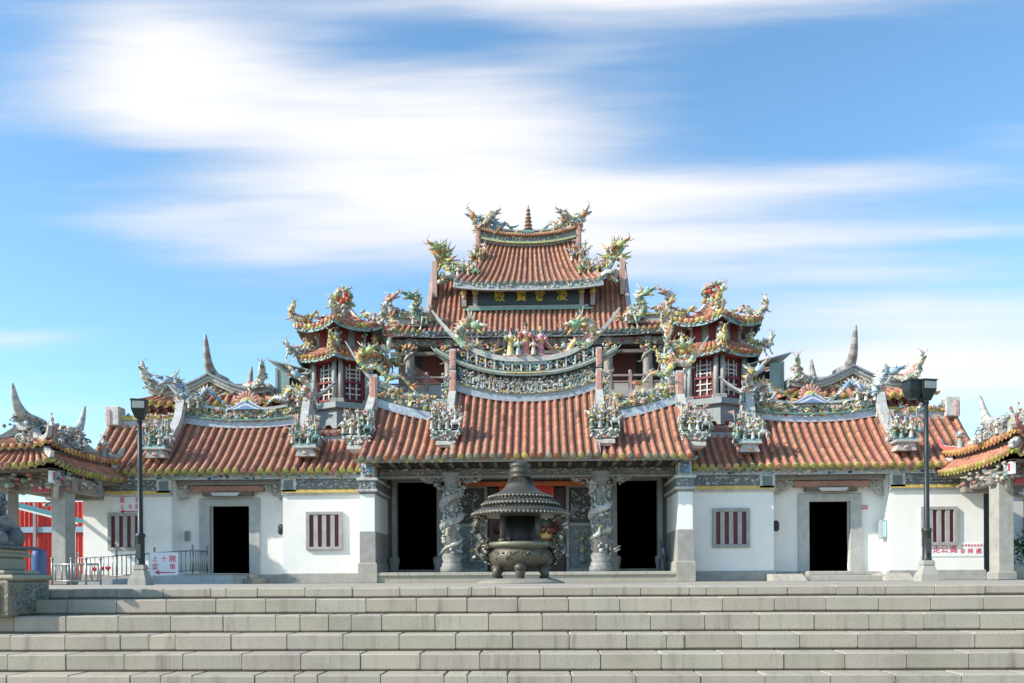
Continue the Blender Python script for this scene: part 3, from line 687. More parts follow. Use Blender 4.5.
def ridge_sides(s):
    m=MB()
    for (z0,z1,w) in ((5.55,6.45,.10),(6.5,7.1,.09)): 
        m.bevel_box(s*2.22-w,s*2.22+w,26.66,27.2,z0,z1,(.52,.50,.47),.02); m.bevel_box(s*2.22-w*.6,s*2.22+w*.6,26.62,26.7,z0+.05,z1-.05,(.62,.27,.20),.01)
    for i in range(60): m.blob((s*(2.40+rnd(-.10,.14)),rnd(26.62,26.8),rnd(5.5,6.35)),rnd(.025,.06),jit(random.choice(GREYISH+[YELLOW,JADE]),.25),0,smooth=False)
    tail_tip(m,(s*2.3,27,6.75),(s*2.62,27,6.9),(s*2.92,27,7.25),.2,.07,(.6,.58,.52),8)
    m.build('ridge_post',M_GLAZE,ridge)
    # dragon striding on the upper ridge, facing the middle
    m=MB(); dragon(m,[(s*.95,27,7.1),(s*1.25,26.95,7.0),(s*1.5,26.9,7.33),(s*1.8,26.9,7.2),(s*2.05,26.9,7.55),(s*1.9,26.85,7.88),(s*1.6,26.8,7.84)],.13,[JADE,CREAM,PINK,YELLOW],head_scale=1.15)
    for i in range(4): m.blob((s*rnd(.9,2.0),27,upp(rnd(1.2,1.9))+.1),rnd(.06,.1),jit(random.choice(ORNATE)),0)
    m.build('ridge_dragon',M_GLAZE,hall)
    # verge ridges running down the tiles to the figure brackets
    m=MB(); P=spline([(s*2.22,26.95,5.78),(s*2.24,26.2,4.95),(s*2.27,25.5,4.32),(s*2.28,25.15,4.22)],12)
    m.strip(P,.2,.26,(.50,.50,.47),(1,0,0)); m.strip([p+Vector((0,0,.26)) for p in P],.26,.05,(.40,.38,.34),(1,0,0)); m.build('verge_ridge',M_GLAZE,hall)
    m=MB(); P=spline([(s*4.62,26.65,5.52),(s*4.68,26.1,4.85),(s*4.78,25.6,4.25),(s*4.84,25.3,4.15)],12)
    m.strip(P,.2,.26,(.50,.50,.47),(1,0,0)); m.strip([p+Vector((0,0,.26)) for p in P],.26,.05,(.40,.38,.34),(1,0,0)); m.build('verge_ridge',M_GLAZE,hall)
    for (cx,cy,z,hh,w) in ((2.26,25.2,4.36,.92,.40),(4.86,25.45,4.30,.86,.42)):
        m=MB(); cx*=s
        m.frustum(cx,cy,z-.34,z-.10,.26,.2,.36,.28,(.40,.38,.34)); m.bevel_box(cx-.42,cx+.42,cy-.30,cy+.3,z-.12,z-.04,(.44,.43,.39),.02)
        for i in range(40): m.blob((cx+rnd(-.4,.4),cy-.29,z-rnd(.02,.3)),rnd(.02,.06),jit(random.choice(GREYISH),.3),0); m.bevel_box(cx-.40,cx+.40,cy-.26,cy+.28,z-.04,z+.02,(.3,.42,.40),.01)
        m.blob((cx,cy-.26,z-.24),(.10,.05,.06),(.5,.3,.26),1); m.bevel_box(cx-.28,cx+.28,cy-.3,cy+.25,z-.46,z-.33,(.56,.53,.48),.02); m.bevel_box(cx-.2,cx+.2,cy-.26,cy+.25,z-.52,z-.45,(.50,.34,.29),.01)
        figure_scene(m,(cx,cy,z),w*1.05,.24,hh,11); m.build('figure_group',M_GLAZE,hall)
    # low side ridge massed with flowers, ending in a long upswept tail
    base=lambda x: 4.92+.55*max(0,(x-2.1)/2.5)**1.7
    m=MB(); X=xs(2.35,4.62,14)
    m.wall([s*x for x in X],lambda x:base(abs(x))-.1,lambda x:base(abs(x))+.16,26.5,26.85,(.42,.50,.58))
    m.wall([s*x for x in X],lambda x:base(abs(x))+.14,lambda x:base(abs(x))+.52,26.62,26.8,(.12,.16,.19))
    P=[(s*x,26.7,base(x)+.52) for x in X[2:]]; m.strip(P,.34,.07,(.45,.45,.43))
    tail_tip(m,(s*4.0,26.7,5.78),(s*4.85,26.68,6.30),(s*5.5,26.65,7.35),.32,.17,(.46,.46,.45),16)
    m.bevel_box(s*4.6-.12,s*4.6+.12,26.4,26.8,5.2,6.3,(.5,.48,.46),.02); m.bevel_box(s*4.6-.07,s*4.6+.07,26.36,26.44,5.3,6.22,(.62,.27,.20),.01)
    rr=m.build('side_ridge',M_GLAZE,hall)
    m=MB(); foliage_relief(m,[(s*x,26.6,base(x)+.2) for x in X],130,.065,.18,.42); m.strip([(s*x,26.58,base(x)+.18) for x in X],.12,.3,(.2,.24,.2)); m.build('flower_relief',M_GLAZE,rr)
    m=MB(); dragon(m,[(s*3.5,26.6,5.95),(s*3.8,26.55,6.25),(s*4.15,26.5,6.2),(s*4.5,26.5,6.55),(s*4.85,26.5,6.5),(s*5.05,26.45,6.85),(s*4.75,26.4,7.0)],.105,[LIME,JADE,ORANGE,YELLOW],head_scale=1.1)
    m.build('ridge_dragon',M_GLAZE,hall)
sym(ridge_sides)
m=MB(Matrix.Translation((0,0,-.26))); m.bevel_box(-.78,.78,26.85,27.2,6.9,7.16,(.30,.42,.45),.03); m.bevel_box(-.7,.7,26.8,27.2,7.12,7.18,(.55,.32,.28),.01)
figure(m,(0,26.95,7.16),1.02,(.62,.25,.22),(.55,.5,.42)); figure(m,(-.46,26.92,7.16),.86,(.55,.5,.2),(.62,.6,.54)); figure(m,(.46,26.92,7.16),.88,(.5,.2,.26),(.5,.46,.42)); 
figure(m,(-.22,26.78,7.16),.55,(.3,.45,.5),(.6,.5,.4)); figure(m,(.24,26.78,7.16),.5,(.6,.55,.45),(.3,.4,.36))
for i in range(30): m.blob((rnd(-.7,.7),27.05,7.15+rnd(0,.6)),rnd(.04,.08),jit(random.choice([PINK,CREAM,PALE,JADE,GREY]),.25),0,smooth=False)
m.build('deity_group',M_GLAZE,hall)
# ------------------------------------------------------------------ side halls of the front row
WHITE=(.82,.805,.765)
def barred_window(parent, cx, y, z0, z1, w):
    """stone frame, dark red shutters behind upright stone bars"""
    m=MB(); t=.10
    for x0,x1,a,b in ((cx-w,cx-w+t,z0,z1),(cx+w-t,cx+w,z0,z1),(cx-w+t,cx+w-t,z1-t,z1),(cx-w+t,cx+w-t,z0,z0+t)): m.bevel_box(x0,x1,y-.07,y+.06,a,b,(.36,.345,.335),.012)
    win=m.build('window',M_STONE,parent)
    m=MB(); m.box(cx-w+t,cx+w-t,y-.012,y+.05,z0+t,z1-t,(.115,.025,.03)); m.build('shutter',M_PAINT,win)
    iw=(w-t)*2; k=iw/7
    for i in (1,3,5):
        b=MB(); x=cx-w+t+k*i; b.bevel_box(x,x+k,y-.05,y-.008,z0+t-.004,z1-t+.004,(.38,.365,.355),.01); b.build('bar',M_STONE,win)
def side_hall(s,label):
    r=thing('side_hall',label,'temple hall',(s*9,27,0),'low side halls flanking the gate hall')
    f=lambda x0,x1:(min(s*x0,s*x1),max(s*x0,s*x1))
    m=MB()
    m.box(*f(4.80,7.25),26.0,31.5,0,3.35,WHITE)
    for x0,x1,z0,z1 in ((7.25,8.43,0,3.3),(9.67,10.6,0,3.3),(8.43,9.67,2.38,3.3)): m.box(*f(x0,x1),26.6,26.85,z0,z1,WHITE)
    m.box(*f(10.6,13.3),26.0,31.5,0,3.3,WHITE)
    m.build('wall',M_WHITE,r)
    m=MB(); ID=(.003,.003,.003)  # room walls coloured almost black to paint the indoor shade
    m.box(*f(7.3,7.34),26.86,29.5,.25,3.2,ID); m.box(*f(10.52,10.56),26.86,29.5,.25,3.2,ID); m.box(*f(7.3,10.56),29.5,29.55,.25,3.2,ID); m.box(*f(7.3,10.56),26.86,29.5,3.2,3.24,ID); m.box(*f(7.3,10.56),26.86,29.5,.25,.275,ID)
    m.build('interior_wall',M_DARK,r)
    m=MB(); P=(.36,.35,.325)
    m.bevel_box(*f(4.82,7.28),25.94,26.2,-.01,.30,P,.02); m.bevel_box(*f(10.57,13.33),25.94,26.2,-.01,.30,P,.02); m.bevel_box(*f(7.25,10.6),26.54,26.7,-.01,.28,P,.02)
    m.build('plinth',M_STONE,r)
    # granite door surround and step
    m=MB(); c=(.44,.44,.42)
    for x0,x1,z0,z1 in ((8.12,8.44,.27,2.60),(9.66,9.98,.27,2.60),(8.44,9.66,2.36,2.60)): m.bevel_box(*f(x0,x1),26.52,26.7,z0,z1,c,.015)
    m.build('door_frame',M_STONE,r)
    m=MB(); c=(.40,.385,.34)
    m.bevel_box(*f(7.9,10.1),25.25,26.6,-.01,.15,c,.02); m.bevel_box(*f(8.15,9.95),25.65,26.6,.15,.275,c,.02)
    if s>0:
        for x0,x1 in ((7.0,7.9),(10.1,10.9)): m.add([(x0,24.9,0),(x1,24.9,0),(x1,26.0,.0),(x0,26.0,.0),(x0,25.4,.2),(x1,25.4,.2),(x1,26,.2),(x0,26,.2)],[(4,5,6,7),(0,1,5,4),(1,2,6,5),(3,0,4,7)],(.42,.40,.35))
    m.build('doorstep',M_STEP,r)
    barred_window(r,s*6.0,25.99,.98,2.13,.54); barred_window(r,s*12.0,25.99,1.0,2.14,.52)
    # frieze under the eaves
    for x0,x1 in ((4.85,7.25),(10.6,13.3)):
        m=MB(); m.box(*f(x0,x1),25.95,26.05,2.77,3.12,(.17,.18,.185)); m.bevel_box(*f(x0,x1),25.90,26.05,2.68,2.79,(.62,.45,.14),.01); m.bevel_box(*f(x0-.02,x1+.02),25.93,26.05,2.62,2.69,(.5,.5,.48),.01)
        q=7.05 if x0<7 else 10.8
        m.bevel_box(*f(q-.22,q+.22),25.90,26.05,2.70,3.12,(.55,.55,.53),.02); m.box(*f(q-.14,q+.14),25.885,25.92,2.78,3.06,(.16,.19,.18))
        for i in range(70): x=rnd(x0+.1,x1-.1); m.blob((s*x,25.94,rnd(2.82,3.08)),(rnd(.03,.09),.025,rnd(.02,.05)),jit(random.choice([(.33,.34,.34),(.25,.3,.28),(.4,.4,.38)]),.3),0)
        m.build('frieze',M_CARVED,r)
    m=MB(); m.box(*f(4.85,13.3),25.86,26.0,3.10,3.3,(.42,.47,.50))
    for i in range(150): m.blob((s*rnd(4.9,13.2),25.855,rnd(3.12,3.27)),(rnd(.03,.1),.02,rnd(.02,.05)),jit(random.choice([PALE,PALE,CREAM,SKYB,PINK,JADE,NAVY,LIME]),.25),0)
    m.build('fascia',M_GLAZE,r)
    m=MB(); m.bevel_box(*f(7.95,10.15),26.28,26.55,2.78,2.96,(.40,.20,.155),.02); m.bevel_box(*f(7.3,10.55),26.3,26.5,2.98,3.14,(.30,.28,.26),.02); m.box(*f(8.3,9.8),26.3,26.6,2.66,2.78,(.16,.12,.1))
    m.box(*f(7.25,10.6),26.0,26.6,3.2,3.26,(.1,.09,.08))
    for x in (7.3,10.55):
        q=1 if x<8 else -1
        for i in range(30): t=rnd(0,1); m.blob((s*(x+q*t*.75),26.42,2.96-rnd(0,.55)*(1-t)),(rnd(.03,.09),.05,rnd(.03,.07)),jit(random.choice([(.5,.48,.43),(.4,.39,.36),(.55,.5,.42)]),.25),0)
        for i in range(3): cloud_scroll(m,(s*(x+q*(.15+.2*i)),26.36,2.86-.1*(2-i)),.11,jit((.5,.48,.44)),random.choice((-1,1)))
    m.build('porch_beam',M_CARVED,r)
    # roof
    mm=MB(); caps=MB(); E0=(25.70,3.32); topc=lambda x: 4.99+.20*(abs(abs(x)-8.8)/2.1)**2.2
    tile_patch(mm,caps,lin((s*6.68,E0[0],E0[1]),(s*10.95,E0[0],E0[1])),lambda u:Vector((s*(6.68+4.27*u),27.6,topc(6.68+4.27*u))),17,10,.070,cap_col=CAP_Y,cap_r=.98)
    tile_patch(mm,caps,lin((s*4.80,E0[0],E0[1]),(s*6.68,E0[0],E0[1])),lin((s*4.80,27.0,4.36),(s*6.68,27.1,4.45)),8,8,.070,cap_col=CAP_Y,cap_r=.98)
    tile_patch(mm,caps,lin((s*10.95,E0[0],E0[1]),(s*13.3,E0[0],E0[1])),lin((s*10.95,27.6,5.0),(s*13.3,27.6,5.08)),9,10,.070,cap_col=CAP_Y,cap_r=.98)
    tile_patch(mm,None,lin((s*4.8,31.5,3.4),(s*13.3,31.5,3.4)),lin((s*4.8,27.7,4.9),(s*13.3,27.7,4.9)),20,4,.12)
    mm.plate([(s*6.66,25.8,3.3),(s*6.66,27.6,4.95),(s*6.66,31,3.4)],(-s,0,0),.05,(.3,.28,.26))
    mm.box(*f(4.85,13.25),25.74,31.4,3.27,3.33,(.12,.11,.10))
    roof=mm.build('roof',M_TILE,r); caps.build('eave_tile',M_GLAZE,roof)
    # ridge with mosaic flowers
    X=xs(6.75,10.9,20); top=lambda x: 5.44+.34*(abs(abs(x)-8.82)/2.07)**2.4
    m=MB(); m.wall([s*x for x in X],lambda x:topc(x)-.1,lambda x:topc(x)+.13,27.42,27.8,(.46,.52,.60)); m.wall([s*x for x in X],lambda x:topc(x)+.12,lambda x:top(x),27.52,27.7,(.10,.13,.14))
    m.strip([(s*x,27.6,top(x)) for x in X],.40,.08,(.42,.46,.47)); m.strip([(s*x,27.55,topc(x)+.12) for x in X],.42,.05,(.15,.28,.24))
    tail_tip(m,(s*7.0,27.6,top(7.0)),(s*6.45,27.6,5.95),(s*6.0,27.6,6.35),.34,.13,(.45,.46,.46),12); tail_tip(m,(s*10.7,27.6,top(10.7)),(s*11.1,27.6,6.0),(s*11.5,27.6,6.5),.34,.13,(.45,.46,.46),12)
    for x in (6.8,10.88): m.bevel_box(s*x-.13,s*x+.13,27.3,27.7,5.0,6.0,(.5,.48,.46),.02); m.bevel_box(s*x-.08,s*x+.08,27.26,27.34,5.08,5.94,(.62,.30,.24),.01)
    X2=xs(5.0,6.6,6); m.wall([s*x for x in X2],lambda x:4.30,lambda x:4.58,27.0,27.25,(.36,.40,.44)); m.wall([s*x for x in X2],lambda x:4.56,lambda x:4.74,26.95,27.2,(.30,.10,.08))
    X3=xs(10.95,13.3,6); m.wall([s*x for x in X3],lambda x:4.95,lambda x:5.2,27.5,27.75,(.45,.45,.44)); m.wall([s*x for x in X3],lambda x:5.2,lambda x:5.34,27.45,27.8,(.5,.42,.12))
    m.bevel_box(*f(12.85,13.25),27.3,27.8,5.0,5.62,(.56,.54,.50),.03); m.bevel_box(*f(13.1,13.2),27.27,27.32,5.0,5.5,(.6,.34,.32),.01)
    ridge=m.build('ridge',M_GLAZE,r)
    m=MB(); foliage_relief(m,[(s*x,27.5,topc(x)+.17) for x in X],230,.06,.1,.28); foliage_relief(m,[(s*x,27.42,topc(x)+.10) for x in X],40,.05,.05,.05,[PINK,RED,SKYB,YELLOW,JADE]); foliage_relief(m,[(s*x,26.95,4.62) for x in X2],26,.05,.06,.1)
    foliage_relief(m,[(s*x,27.45,5.22) for x in X3],26,.05,.06,.2,[ORANGE,YELLOW,SKYB,BLUE,PINK])
    for q in (6.95,10.7): foliage_relief(m,[(s*(q-.25),27.4,5.4),(s*(q+.25),27.4,5.5)],26,.06,.1,.4,[PINK,CREAM,SKYB,JADE,PALE])
    m.strip([(s*x,27.5,topc(x)+.14) for x in X],.1,.2,(.12,.16,.15)); m.build('flower_relief',M_GLAZE,ridge)
    # rayed lotus over a blue and white mountain
    for q in (7.05,10.5):
        m=MB(); figure_scene(m,(s*q,27.45,5.5),.42,.2,.72,9,ORNATE+GREYISH); m.build('figure_group',M_GLAZE,r)
    m=MB(); c=Vector((s*8.8,27.5,5.66))
    for k in range(11):
        a=PI*k/10; d=Vector((math.cos(a),-.1,math.sin(a)*1.1)); m.blob(c+d*.25,(.16,.05,.065),jit((.52,.25,.20),.2),1,Matrix((d.normalized(),Vector((0,1,0)),d.cross(Vector((0,1,0))).normalized())).transposed())
    for k in range(7):
        a=PI*(k+.5)/7; d=Vector((math.cos(a),-.3,math.sin(a))); m.blob(c+d*.16,(.11,.05,.06),jit((.70,.48,.16),.15),0)
    m.blob(c+Vector((0,-.08,.05)),.1,JADE,1)
    for q,(w,h,cl) in enumerate(((.62,.34,(.62,.62,.62)),(.54,.27,(.12,.22,.42)),(.46,.20,(.66,.66,.66)),(.34,.13,(.16,.28,.48)))):
        y=27.36-.02*q; m.plate([(c.x-w,y,5.46),(c.x+w,y,5.46),(c.x+w*.62,y,5.46+h*.36),(c.x+w*.3,y,5.46+h*.75),(c.x,y,5.46+h),(c.x-w*.3,y,5.46+h*.75),(c.x-w*.62,y,5.46+h*.36)],(0,1,0),.05,cl)
    m.build('lotus_ornament',M_GLAZE,r)
    m=MB(); dragon(m,[(s*9.5,27.5,5.65),(s*9.75,27.45,5.85),(s*10.0,27.4,6.1),(s*10.3,27.4,5.95),(s*10.55,27.35,5.75),(s*10.8,27.3,6.0),(s*10.9,27.25,6.3),(s*11.12,27.2,6.36)],.125,[SKYB,BLUE,CREAM,PALE],head_scale=1.05); m.build('ridge_dragon',M_GLAZE,r)
    m=MB(); dragon(m,[(s*8.2,27.5,5.62),(s*7.9,27.45,5.85),(s*7.6,27.4,5.8),(s*7.35,27.4,6.1),(s*7.05,27.4,5.95),(s*6.85,27.3,6.2),(s*7.1,27.25,6.45)],.12,[SKYB,CREAM,YELLOW,ORANGE],head_scale=1.1)
    figure(m,(s*7.3,27.4,5.6),.5,BLUE,PINK); m.build('ridge_dragon',M_GLAZE,r)
    for (x0,x1) in ((6.85,6.52),(10.85,11.02)):
        m=MB(); P=spline([(s*x0,27.5,5.72),(s*x0,27.15,4.95),(s*(x0*.4+x1*.6),26.6,4.25),(s*x1,26.05,3.86),(s*x1,25.85,3.84)],14); m.strip(P,.24,.24,(.46,.46,.45),(1,0,0)); m.strip([p+Vector((0,0,.24)) for p in P],.30,.05,(.52,.51,.49),(1,0,0)); m.build('verge_ridge',M_GLAZE,r)
        m=MB(); cx=s*x1; cy=26.0; z=4.12
        m.frustum(cx,cy,z-.36,z-.14,.30,.2,.22,.2,(.46,.43,.40)); m.blob((cx,cy-.2,z-.26),(.10,.05,.06),(.5,.36,.32),1); m.bevel_box(cx-.34,cx+.34,cy-.28,cy+.26,z-.14,z-.06,(.46,.45,.42),.02); m.bevel_box(cx-.32,cx+.32,cy-.24,cy+.24,z-.06,z,(.22,.42,.45),.01)
        figure_scene(m,(cx,cy,z),.40,.22,.92,10,GREYISH+[TEAL,TEAL,SKYB]); m.build('figure_group',M_GLAZE,r)
    if s>0:
        m=MB(); m.bevel_box(13.36,13.85,26.6,26.68,0.02,2.7,(.03,.03,.032),.01); m.box(13.3,14.2,26.7,26.8,0,3.2,(.08,.08,.08)); m.build('passage_shade_panel',M_PAINT,r)  # dark panels added to paint the shade of an open passage
    return r
side_hall(-1,'low white side hall behind the concrete ramp with steel railings')
side_hall(1,'low white side hall with red lettered banner on its wall beneath the barred window')

# ------------------------------------------------------------------ gabled halls behind, seen end on
def gable_hall(s,label):
    cx=s*10.9; r=thing('gable_hall',label,'temple hall',(cx,31.5,0),'gabled halls behind the side halls')
    m=MB(); m.box(cx-2.0,cx+2.0,30.1,36,0,6.9,(.5,.48,.45)); m.build('wall',M_WHITE,r)
    m=MB(); m.box(cx-2.25,cx+2.25,29.45,30.2,5.45,5.98,(.20,.045,.035)); m.box(cx-2.3,cx+2.3,29.38,29.5,5.9,6.04,(.25,.09,.06)); 
    for i in range(16): m.box(cx-2.2+.29*i,cx-2.1+.29*i,29.3,29.5,5.82,5.93,(.18,.05,.04))
    m.build('soffit',M_PAINT,r)
    prof=lambda d: 7.02-.62*(1-(1-min(1,abs(d)/2.0))**1.9)
    mm=MB(); caps=MB()
    tile_patch(mm,caps,curved((cx-2.5,29.25,6.02),(cx+2.5,29.25,6.02),.16),lin((cx-1.9,30.05,6.5),(cx+1.9,30.05,6.5)),16,4,.078,cap_col=[(.5,.42,.1),(.52,.3,.1),(.45,.4,.1)])
    for q in (-1,1):
        tile_patch(mm,None,lin((cx+q*2.5,29.6,6.1),(cx+q*2.5,36,6.1)),lin((cx+q*.1,30.2,7.0),(cx+q*.1,35.6,7.0)),18,6,.11)
    mm.wall([cx+d for d in xs(-1.9,1.9,16)],lambda x:6.4,lambda x:prof(x-cx)-.02,30.0,30.1,(.55,.52,.46))
    roof=mm.build('roof',M_TILE,r); caps.build('eave_tile',M_GLAZE,roof)
    m=MB(); GC=(.42,.43,.43)
    P=[(cx+d,29.95,prof(d)+(.12*(abs(d)/2.0)**4)) for d in xs(-2.1,2.1,24)]
    m.strip(P,.4,.13,GC); m.strip([(a,b-.03,c+.13) for a,b,c in P],.5,.06,(.30,.33,.36)); m.strip([(a,b-.1,c-.10) for a,b,c in P[3:-3]],.12,.09,(.50,.47,.36))
    m.strip([(cx,y,7.08) for y in xs(30.0,35.4,8)],.36,.22,GC,(1,0,0))
    P=spline([(cx,31.2,7.2),(cx,30.3,7.2),(cx,29.75,7.55),(cx,29.5,8.45)],16); m.tube(P,[.25*(1-i/15.5)**.55 for i in range(16)],[(.33,.32,.30),(.25,.20,.17)],6)
    P=spline([(cx,32.5,7.2),(cx,33.4,7.3),(cx,34.0,7.7),(cx,34.3,8.5)],12); m.tube(P,[.24*(1-i/11.5)**.55 for i in range(12)],[(.33,.32,.30),(.25,.20,.17)],6)
    m.build('ridge',M_GLAZE,r)
    m=MB()
    for i in range(46): d=rnd(-1.1,1.1); m.blob((cx+d,29.93,6.42+rnd(0,1)*(prof(d)-6.55)),(rnd(.04,.14),.05,rnd(.03,.08)),jit(random.choice([YELLOW,ORANGE,CREAM,SKYB,JADE,PALE]),.2),0)
    cloud_scroll(m,(cx-.18,29.9,6.68),.16,jit(ORANGE),1); cloud_scroll(m,(cx+.18,29.9,6.68),.16,jit(ORANGE),-1)
    for q in (-1,1):
        for i in range(4): cloud_scroll(m,(cx+q*(.8+.33*i),29.88,6.55-.04*i),.15,jit(random.choice([PALE,SKYB,CREAM])),q)
    m.build('gable_relief',M_GLAZE,r)
    for q in (-1,1):
        m=MB(); dragon(m,[(cx+q*1.0,29.8,6.6),(cx+q*1.3,29.7,6.75),(cx+q*1.6,29.6,6.65),(cx+q*1.8,29.5,6.75),(cx+q*1.95,29.4,6.85),(cx+q*2.0,29.3,7.1)],.11,[CREAM,PALE,PINK,JADE],head_scale=1.1); m.build('ridge_dragon',M_GLAZE,r)
gable_hall(-1,'gabled hall with tall swallowtail horn rising behind the side hall nearest the ramp')
gable_hall(1,'gabled hall with tall swallowtail horn rising behind the side hall with the red lettered banner')

# ------------------------------------------------------------------ two-tier hexagonal pavilions
def hexagon(r,z,c,a0=-PI/2): return [Vector((c[0]+r*math.cos(a0+k*PI/3),c[1]+r*math.sin(a0+k*PI/3),z)) for k in range(6)]
def hex_pavilion(s,label):
    c=(s*6.48,31.0); r=thing('hexagonal_pavilion',label,'pavilion',(c[0],c[1],0),'two-tier hexagonal pavilions')
    m=MB(); m.lathe([(1.28,0),(1.28,5.9),(1.45,5.95),(1.45,6.15),(1.22,6.2)],(c[0],c[1],0),(.30,.33,.33),6,False,-PI/2); m.build('base',M_STONE,r)
    m=MB(); m.lathe([(1.02,6.15),(1.02,7.75)],(c[0],c[1],0),(.10,.03,.03),6,False,-PI/2)
    b=hexagon(1.12,6.18,c)
    for p in b:
        for d in (-.11,.11):
            q=Vector((c[0],c[1],0)); t=(p-q); t.z=0; t=t.normalized().cross(UP); pp=p+t*d; m.tube([pp,pp+UP*1.5],.085,(.36,.36,.34),8)
            m.bevel_box(pp.x-.12,pp.x+.12,pp.y-.12,pp.y+.12,6.15,6.3,(.34,.33,.31),.02)
    body=m.build('wall',M_STONE,r)
    ap=1.03*math.cos(PI/6)
    for k in range(6):
        a=-PI/2+(k+.5)*PI/3; n=Vector((math.cos(a),math.sin(a),0)); t=n.cross(UP); o=Vector((c[0],c[1],0))+n*(ap+.01)
        w=MB()
        for x0,x1,z0,z1 in ((-.36,-.30,6.25,7.6),(.30,.36,6.25,7.6),(-.3,.3,6.25,6.32),(-.3,.3,7.53,7.6),(-.3,.3,6.88,6.95)): 
            w.plate([o+t*x0+UP*z0,o+t*x1+UP*z0,o+t*x1+UP*z1,o+t*x0+UP*z1],n,.06,(.21,.03,.03))
        L=(.55,.53,.50)
        for x in (-.12,.12): w.plate([o+t*(x-.022)+UP*6.32,o+t*(x+.022)+UP*6.32,o+t*(x+.022)+UP*7.53,o+t*(x-.022)+UP*7.53],n,.035,L)
        for z in (6.5,6.7,7.07,7.2,7.35): w.plate([o+t*-.27+UP*(z-.02),o+t*.27+UP*(z-.02),o+t*.27+UP*(z+.02),o+t*-.27+UP*(z+.02)],n,.03,L)
        for x in (-.24,.24): w.plate([o+t*(x-.02)+UP*6.98,o+t*(x+.02)+UP*6.98,o+t*(x+.02)+UP*7.45,o+t*(x-.02)+UP*7.45],n,.03,L)
        w.build('lattice_window',M_PAINT,r)
    m=MB(); m.lathe([(1.1,7.6),(1.3,7.66),(1.3,7.74),(1.1,7.78)],(c[0],c[1],0),(.40,.10,.06),6,False,-PI/2)
    m.lathe([(.88,7.95),(.88,8.95)],(c[0],c[1],0),(.30,.29,.27),6,False,-PI/2); m.lathe([(1.0,8.08),(1.06,8.14),(.95,8.22)],(c[0],c[1],0),(.20,.38,.42),6,False,-PI/2)
    q=hexagon(.92,8.2,c)
    for k in range(6):
        for e in (.22,.78): p=q[k].lerp(q[(k+1)%6],e); m.bevel_box(p.x-.1,p.x+.1,p.y-.08,p.y+.08,8.2,8.85,(.24,.03,.03),.01)
        p=q[k]; m.tube([p,p+UP*.68],.075,(.34,.32,.30),7)
        for i in range(4): m.blob(p+Vector((rnd(-.1,.1),-.06,rnd(.35,.7))),rnd(.05,.08),jit(random.choice([ORANGE,RED,CREAM,PALE]),.2),0)
    m.build('storey',M_PAINT,r)
    tiers=[(MB(),MB(),MB()),(MB(),MB(),MB())]
    CH=[(.50,.20,.09),(.55,.28,.1),(.45,.4,.12),(.4,.14,.09)]
    e=hexagon(1.66,7.72,c); t=hexagon(1.0,8.12,c); e2=hexagon(1.72,8.74,c); t2=hexagon(.16,9.55,c)
    for k in range(6):
        j=(k+1)%6
        tile_patch(tiers[0][0],tiers[0][1],curved(e[k],e[j],.10),lin(t[k],t[j]),9,3,.062,cap_col=CH,sag=.1)
        tile_patch(tiers[1][0],tiers[1][1],curved(e2[k],e2[j],.20,2.2),lin(t2[k],t2[j]),9,6,.062,cap_col=CH,sag=.45)
        for E_,lf,z,fa in ((e,.10,-.13,tiers[0][2]),(e2,.20,-.13,tiers[1][2])):
            cv=curved(E_[k],E_[j],lf); P=[cv(i/10)*1.0+UP*(z-.05) for i in range(11)]; n=(P[5]-Vector((c[0],c[1],P[5].z))).normalized()
            P=[p-n*.03 for p in P]; fa.strip(P,.05,.16,(.24,.42,.44),n); 
            for i in range(38): p=cv(rnd(0,1))+UP*(z-.05+rnd(.0,.16))+n*.005; fa.blob(p,rnd(.02,.05),jit(random.choice([SKYB,CREAM,YELLOW,JADE,PINK,NAVY]),.2),0)
        q=tiers[0][2]; q.add([e[k]-UP*.06,e[j]-UP*.06,t[j]-UP*.12,t[k]-UP*.12],[(0,1,2,3)],(.14,.04,.03)); q=tiers[1][2]; q.add([e2[k]-UP*.06,e2[j]-UP*.06,hexagon(.9,8.85,c)[j],hexagon(.9,8.85,c)[k]],[(0,1,2,3)],(.12,.05,.04))
    for nm,(a_,b_,c_) in zip(('lower_roof','upper_roof'),tiers):
        roof=a_.build(nm,M_TILE,r); b_.build('eave_tile',M_GLAZE,roof); c_.build('fascia',M_GLAZE,roof)
    m=MB()
    for k in range(6):
        a=e2[k]; d=(a-Vector((c[0],c[1],a.z))).normalized()
        P=spline([t2[k]+UP*.05,t2[k].lerp(a,.35)-UP*.16,t2[k].lerp(a,.7)-UP*.08,a+UP*.22,a+d*.22+UP*.52],14); m.strip(P,[.16*(1-.04*i) for i in range(14)],[.15*(1-.05*i) for i in range(14)],(.58,.50,.45),d.cross(UP))
        P=spline([t[k],t[k].lerp(e[k],.6)+UP*.06,e[k]+UP*.12,e[k]+d*.15+UP*.32],9); m.strip(P,[.13*(1-.05*i) for i in range(9)],[.12*(1-.06*i) for i in range(9)],(.55,.50,.42),d.cross(UP))
    m.build('hip_ridge',M_GLAZE,r)
    m=MB(); z=9.5
    m.lathe([(.22,0),(.30,.06),(.2,.14),(.24,.2)],(c[0],c[1],z),[(.3,.42,.4),PINK,SKYB],10)
    for i in range(58):
        a=rnd(0,2*PI); v=rnd(-1,1); rr=math.sqrt(1-v*v); m.blob((c[0]+.27*rr*math.cos(a),c[1]+.27*rr*math.sin(a),z+.5+.34*v),rnd(.05,.10),jit(random.choice([CREAM,PALE,JADE,GREY,ORANGE,YELLOW,TEAL]),.25),0)
    for a,v in ((-1.2,.4),(-2.0,.1),(-1.6,-.4),(-1.0,-.1)): m.blob((c[0]+.33*math.cos(a),c[1]+.33*math.sin(a),z+.5+.34*v),.085,(.62,.06,.03),1)
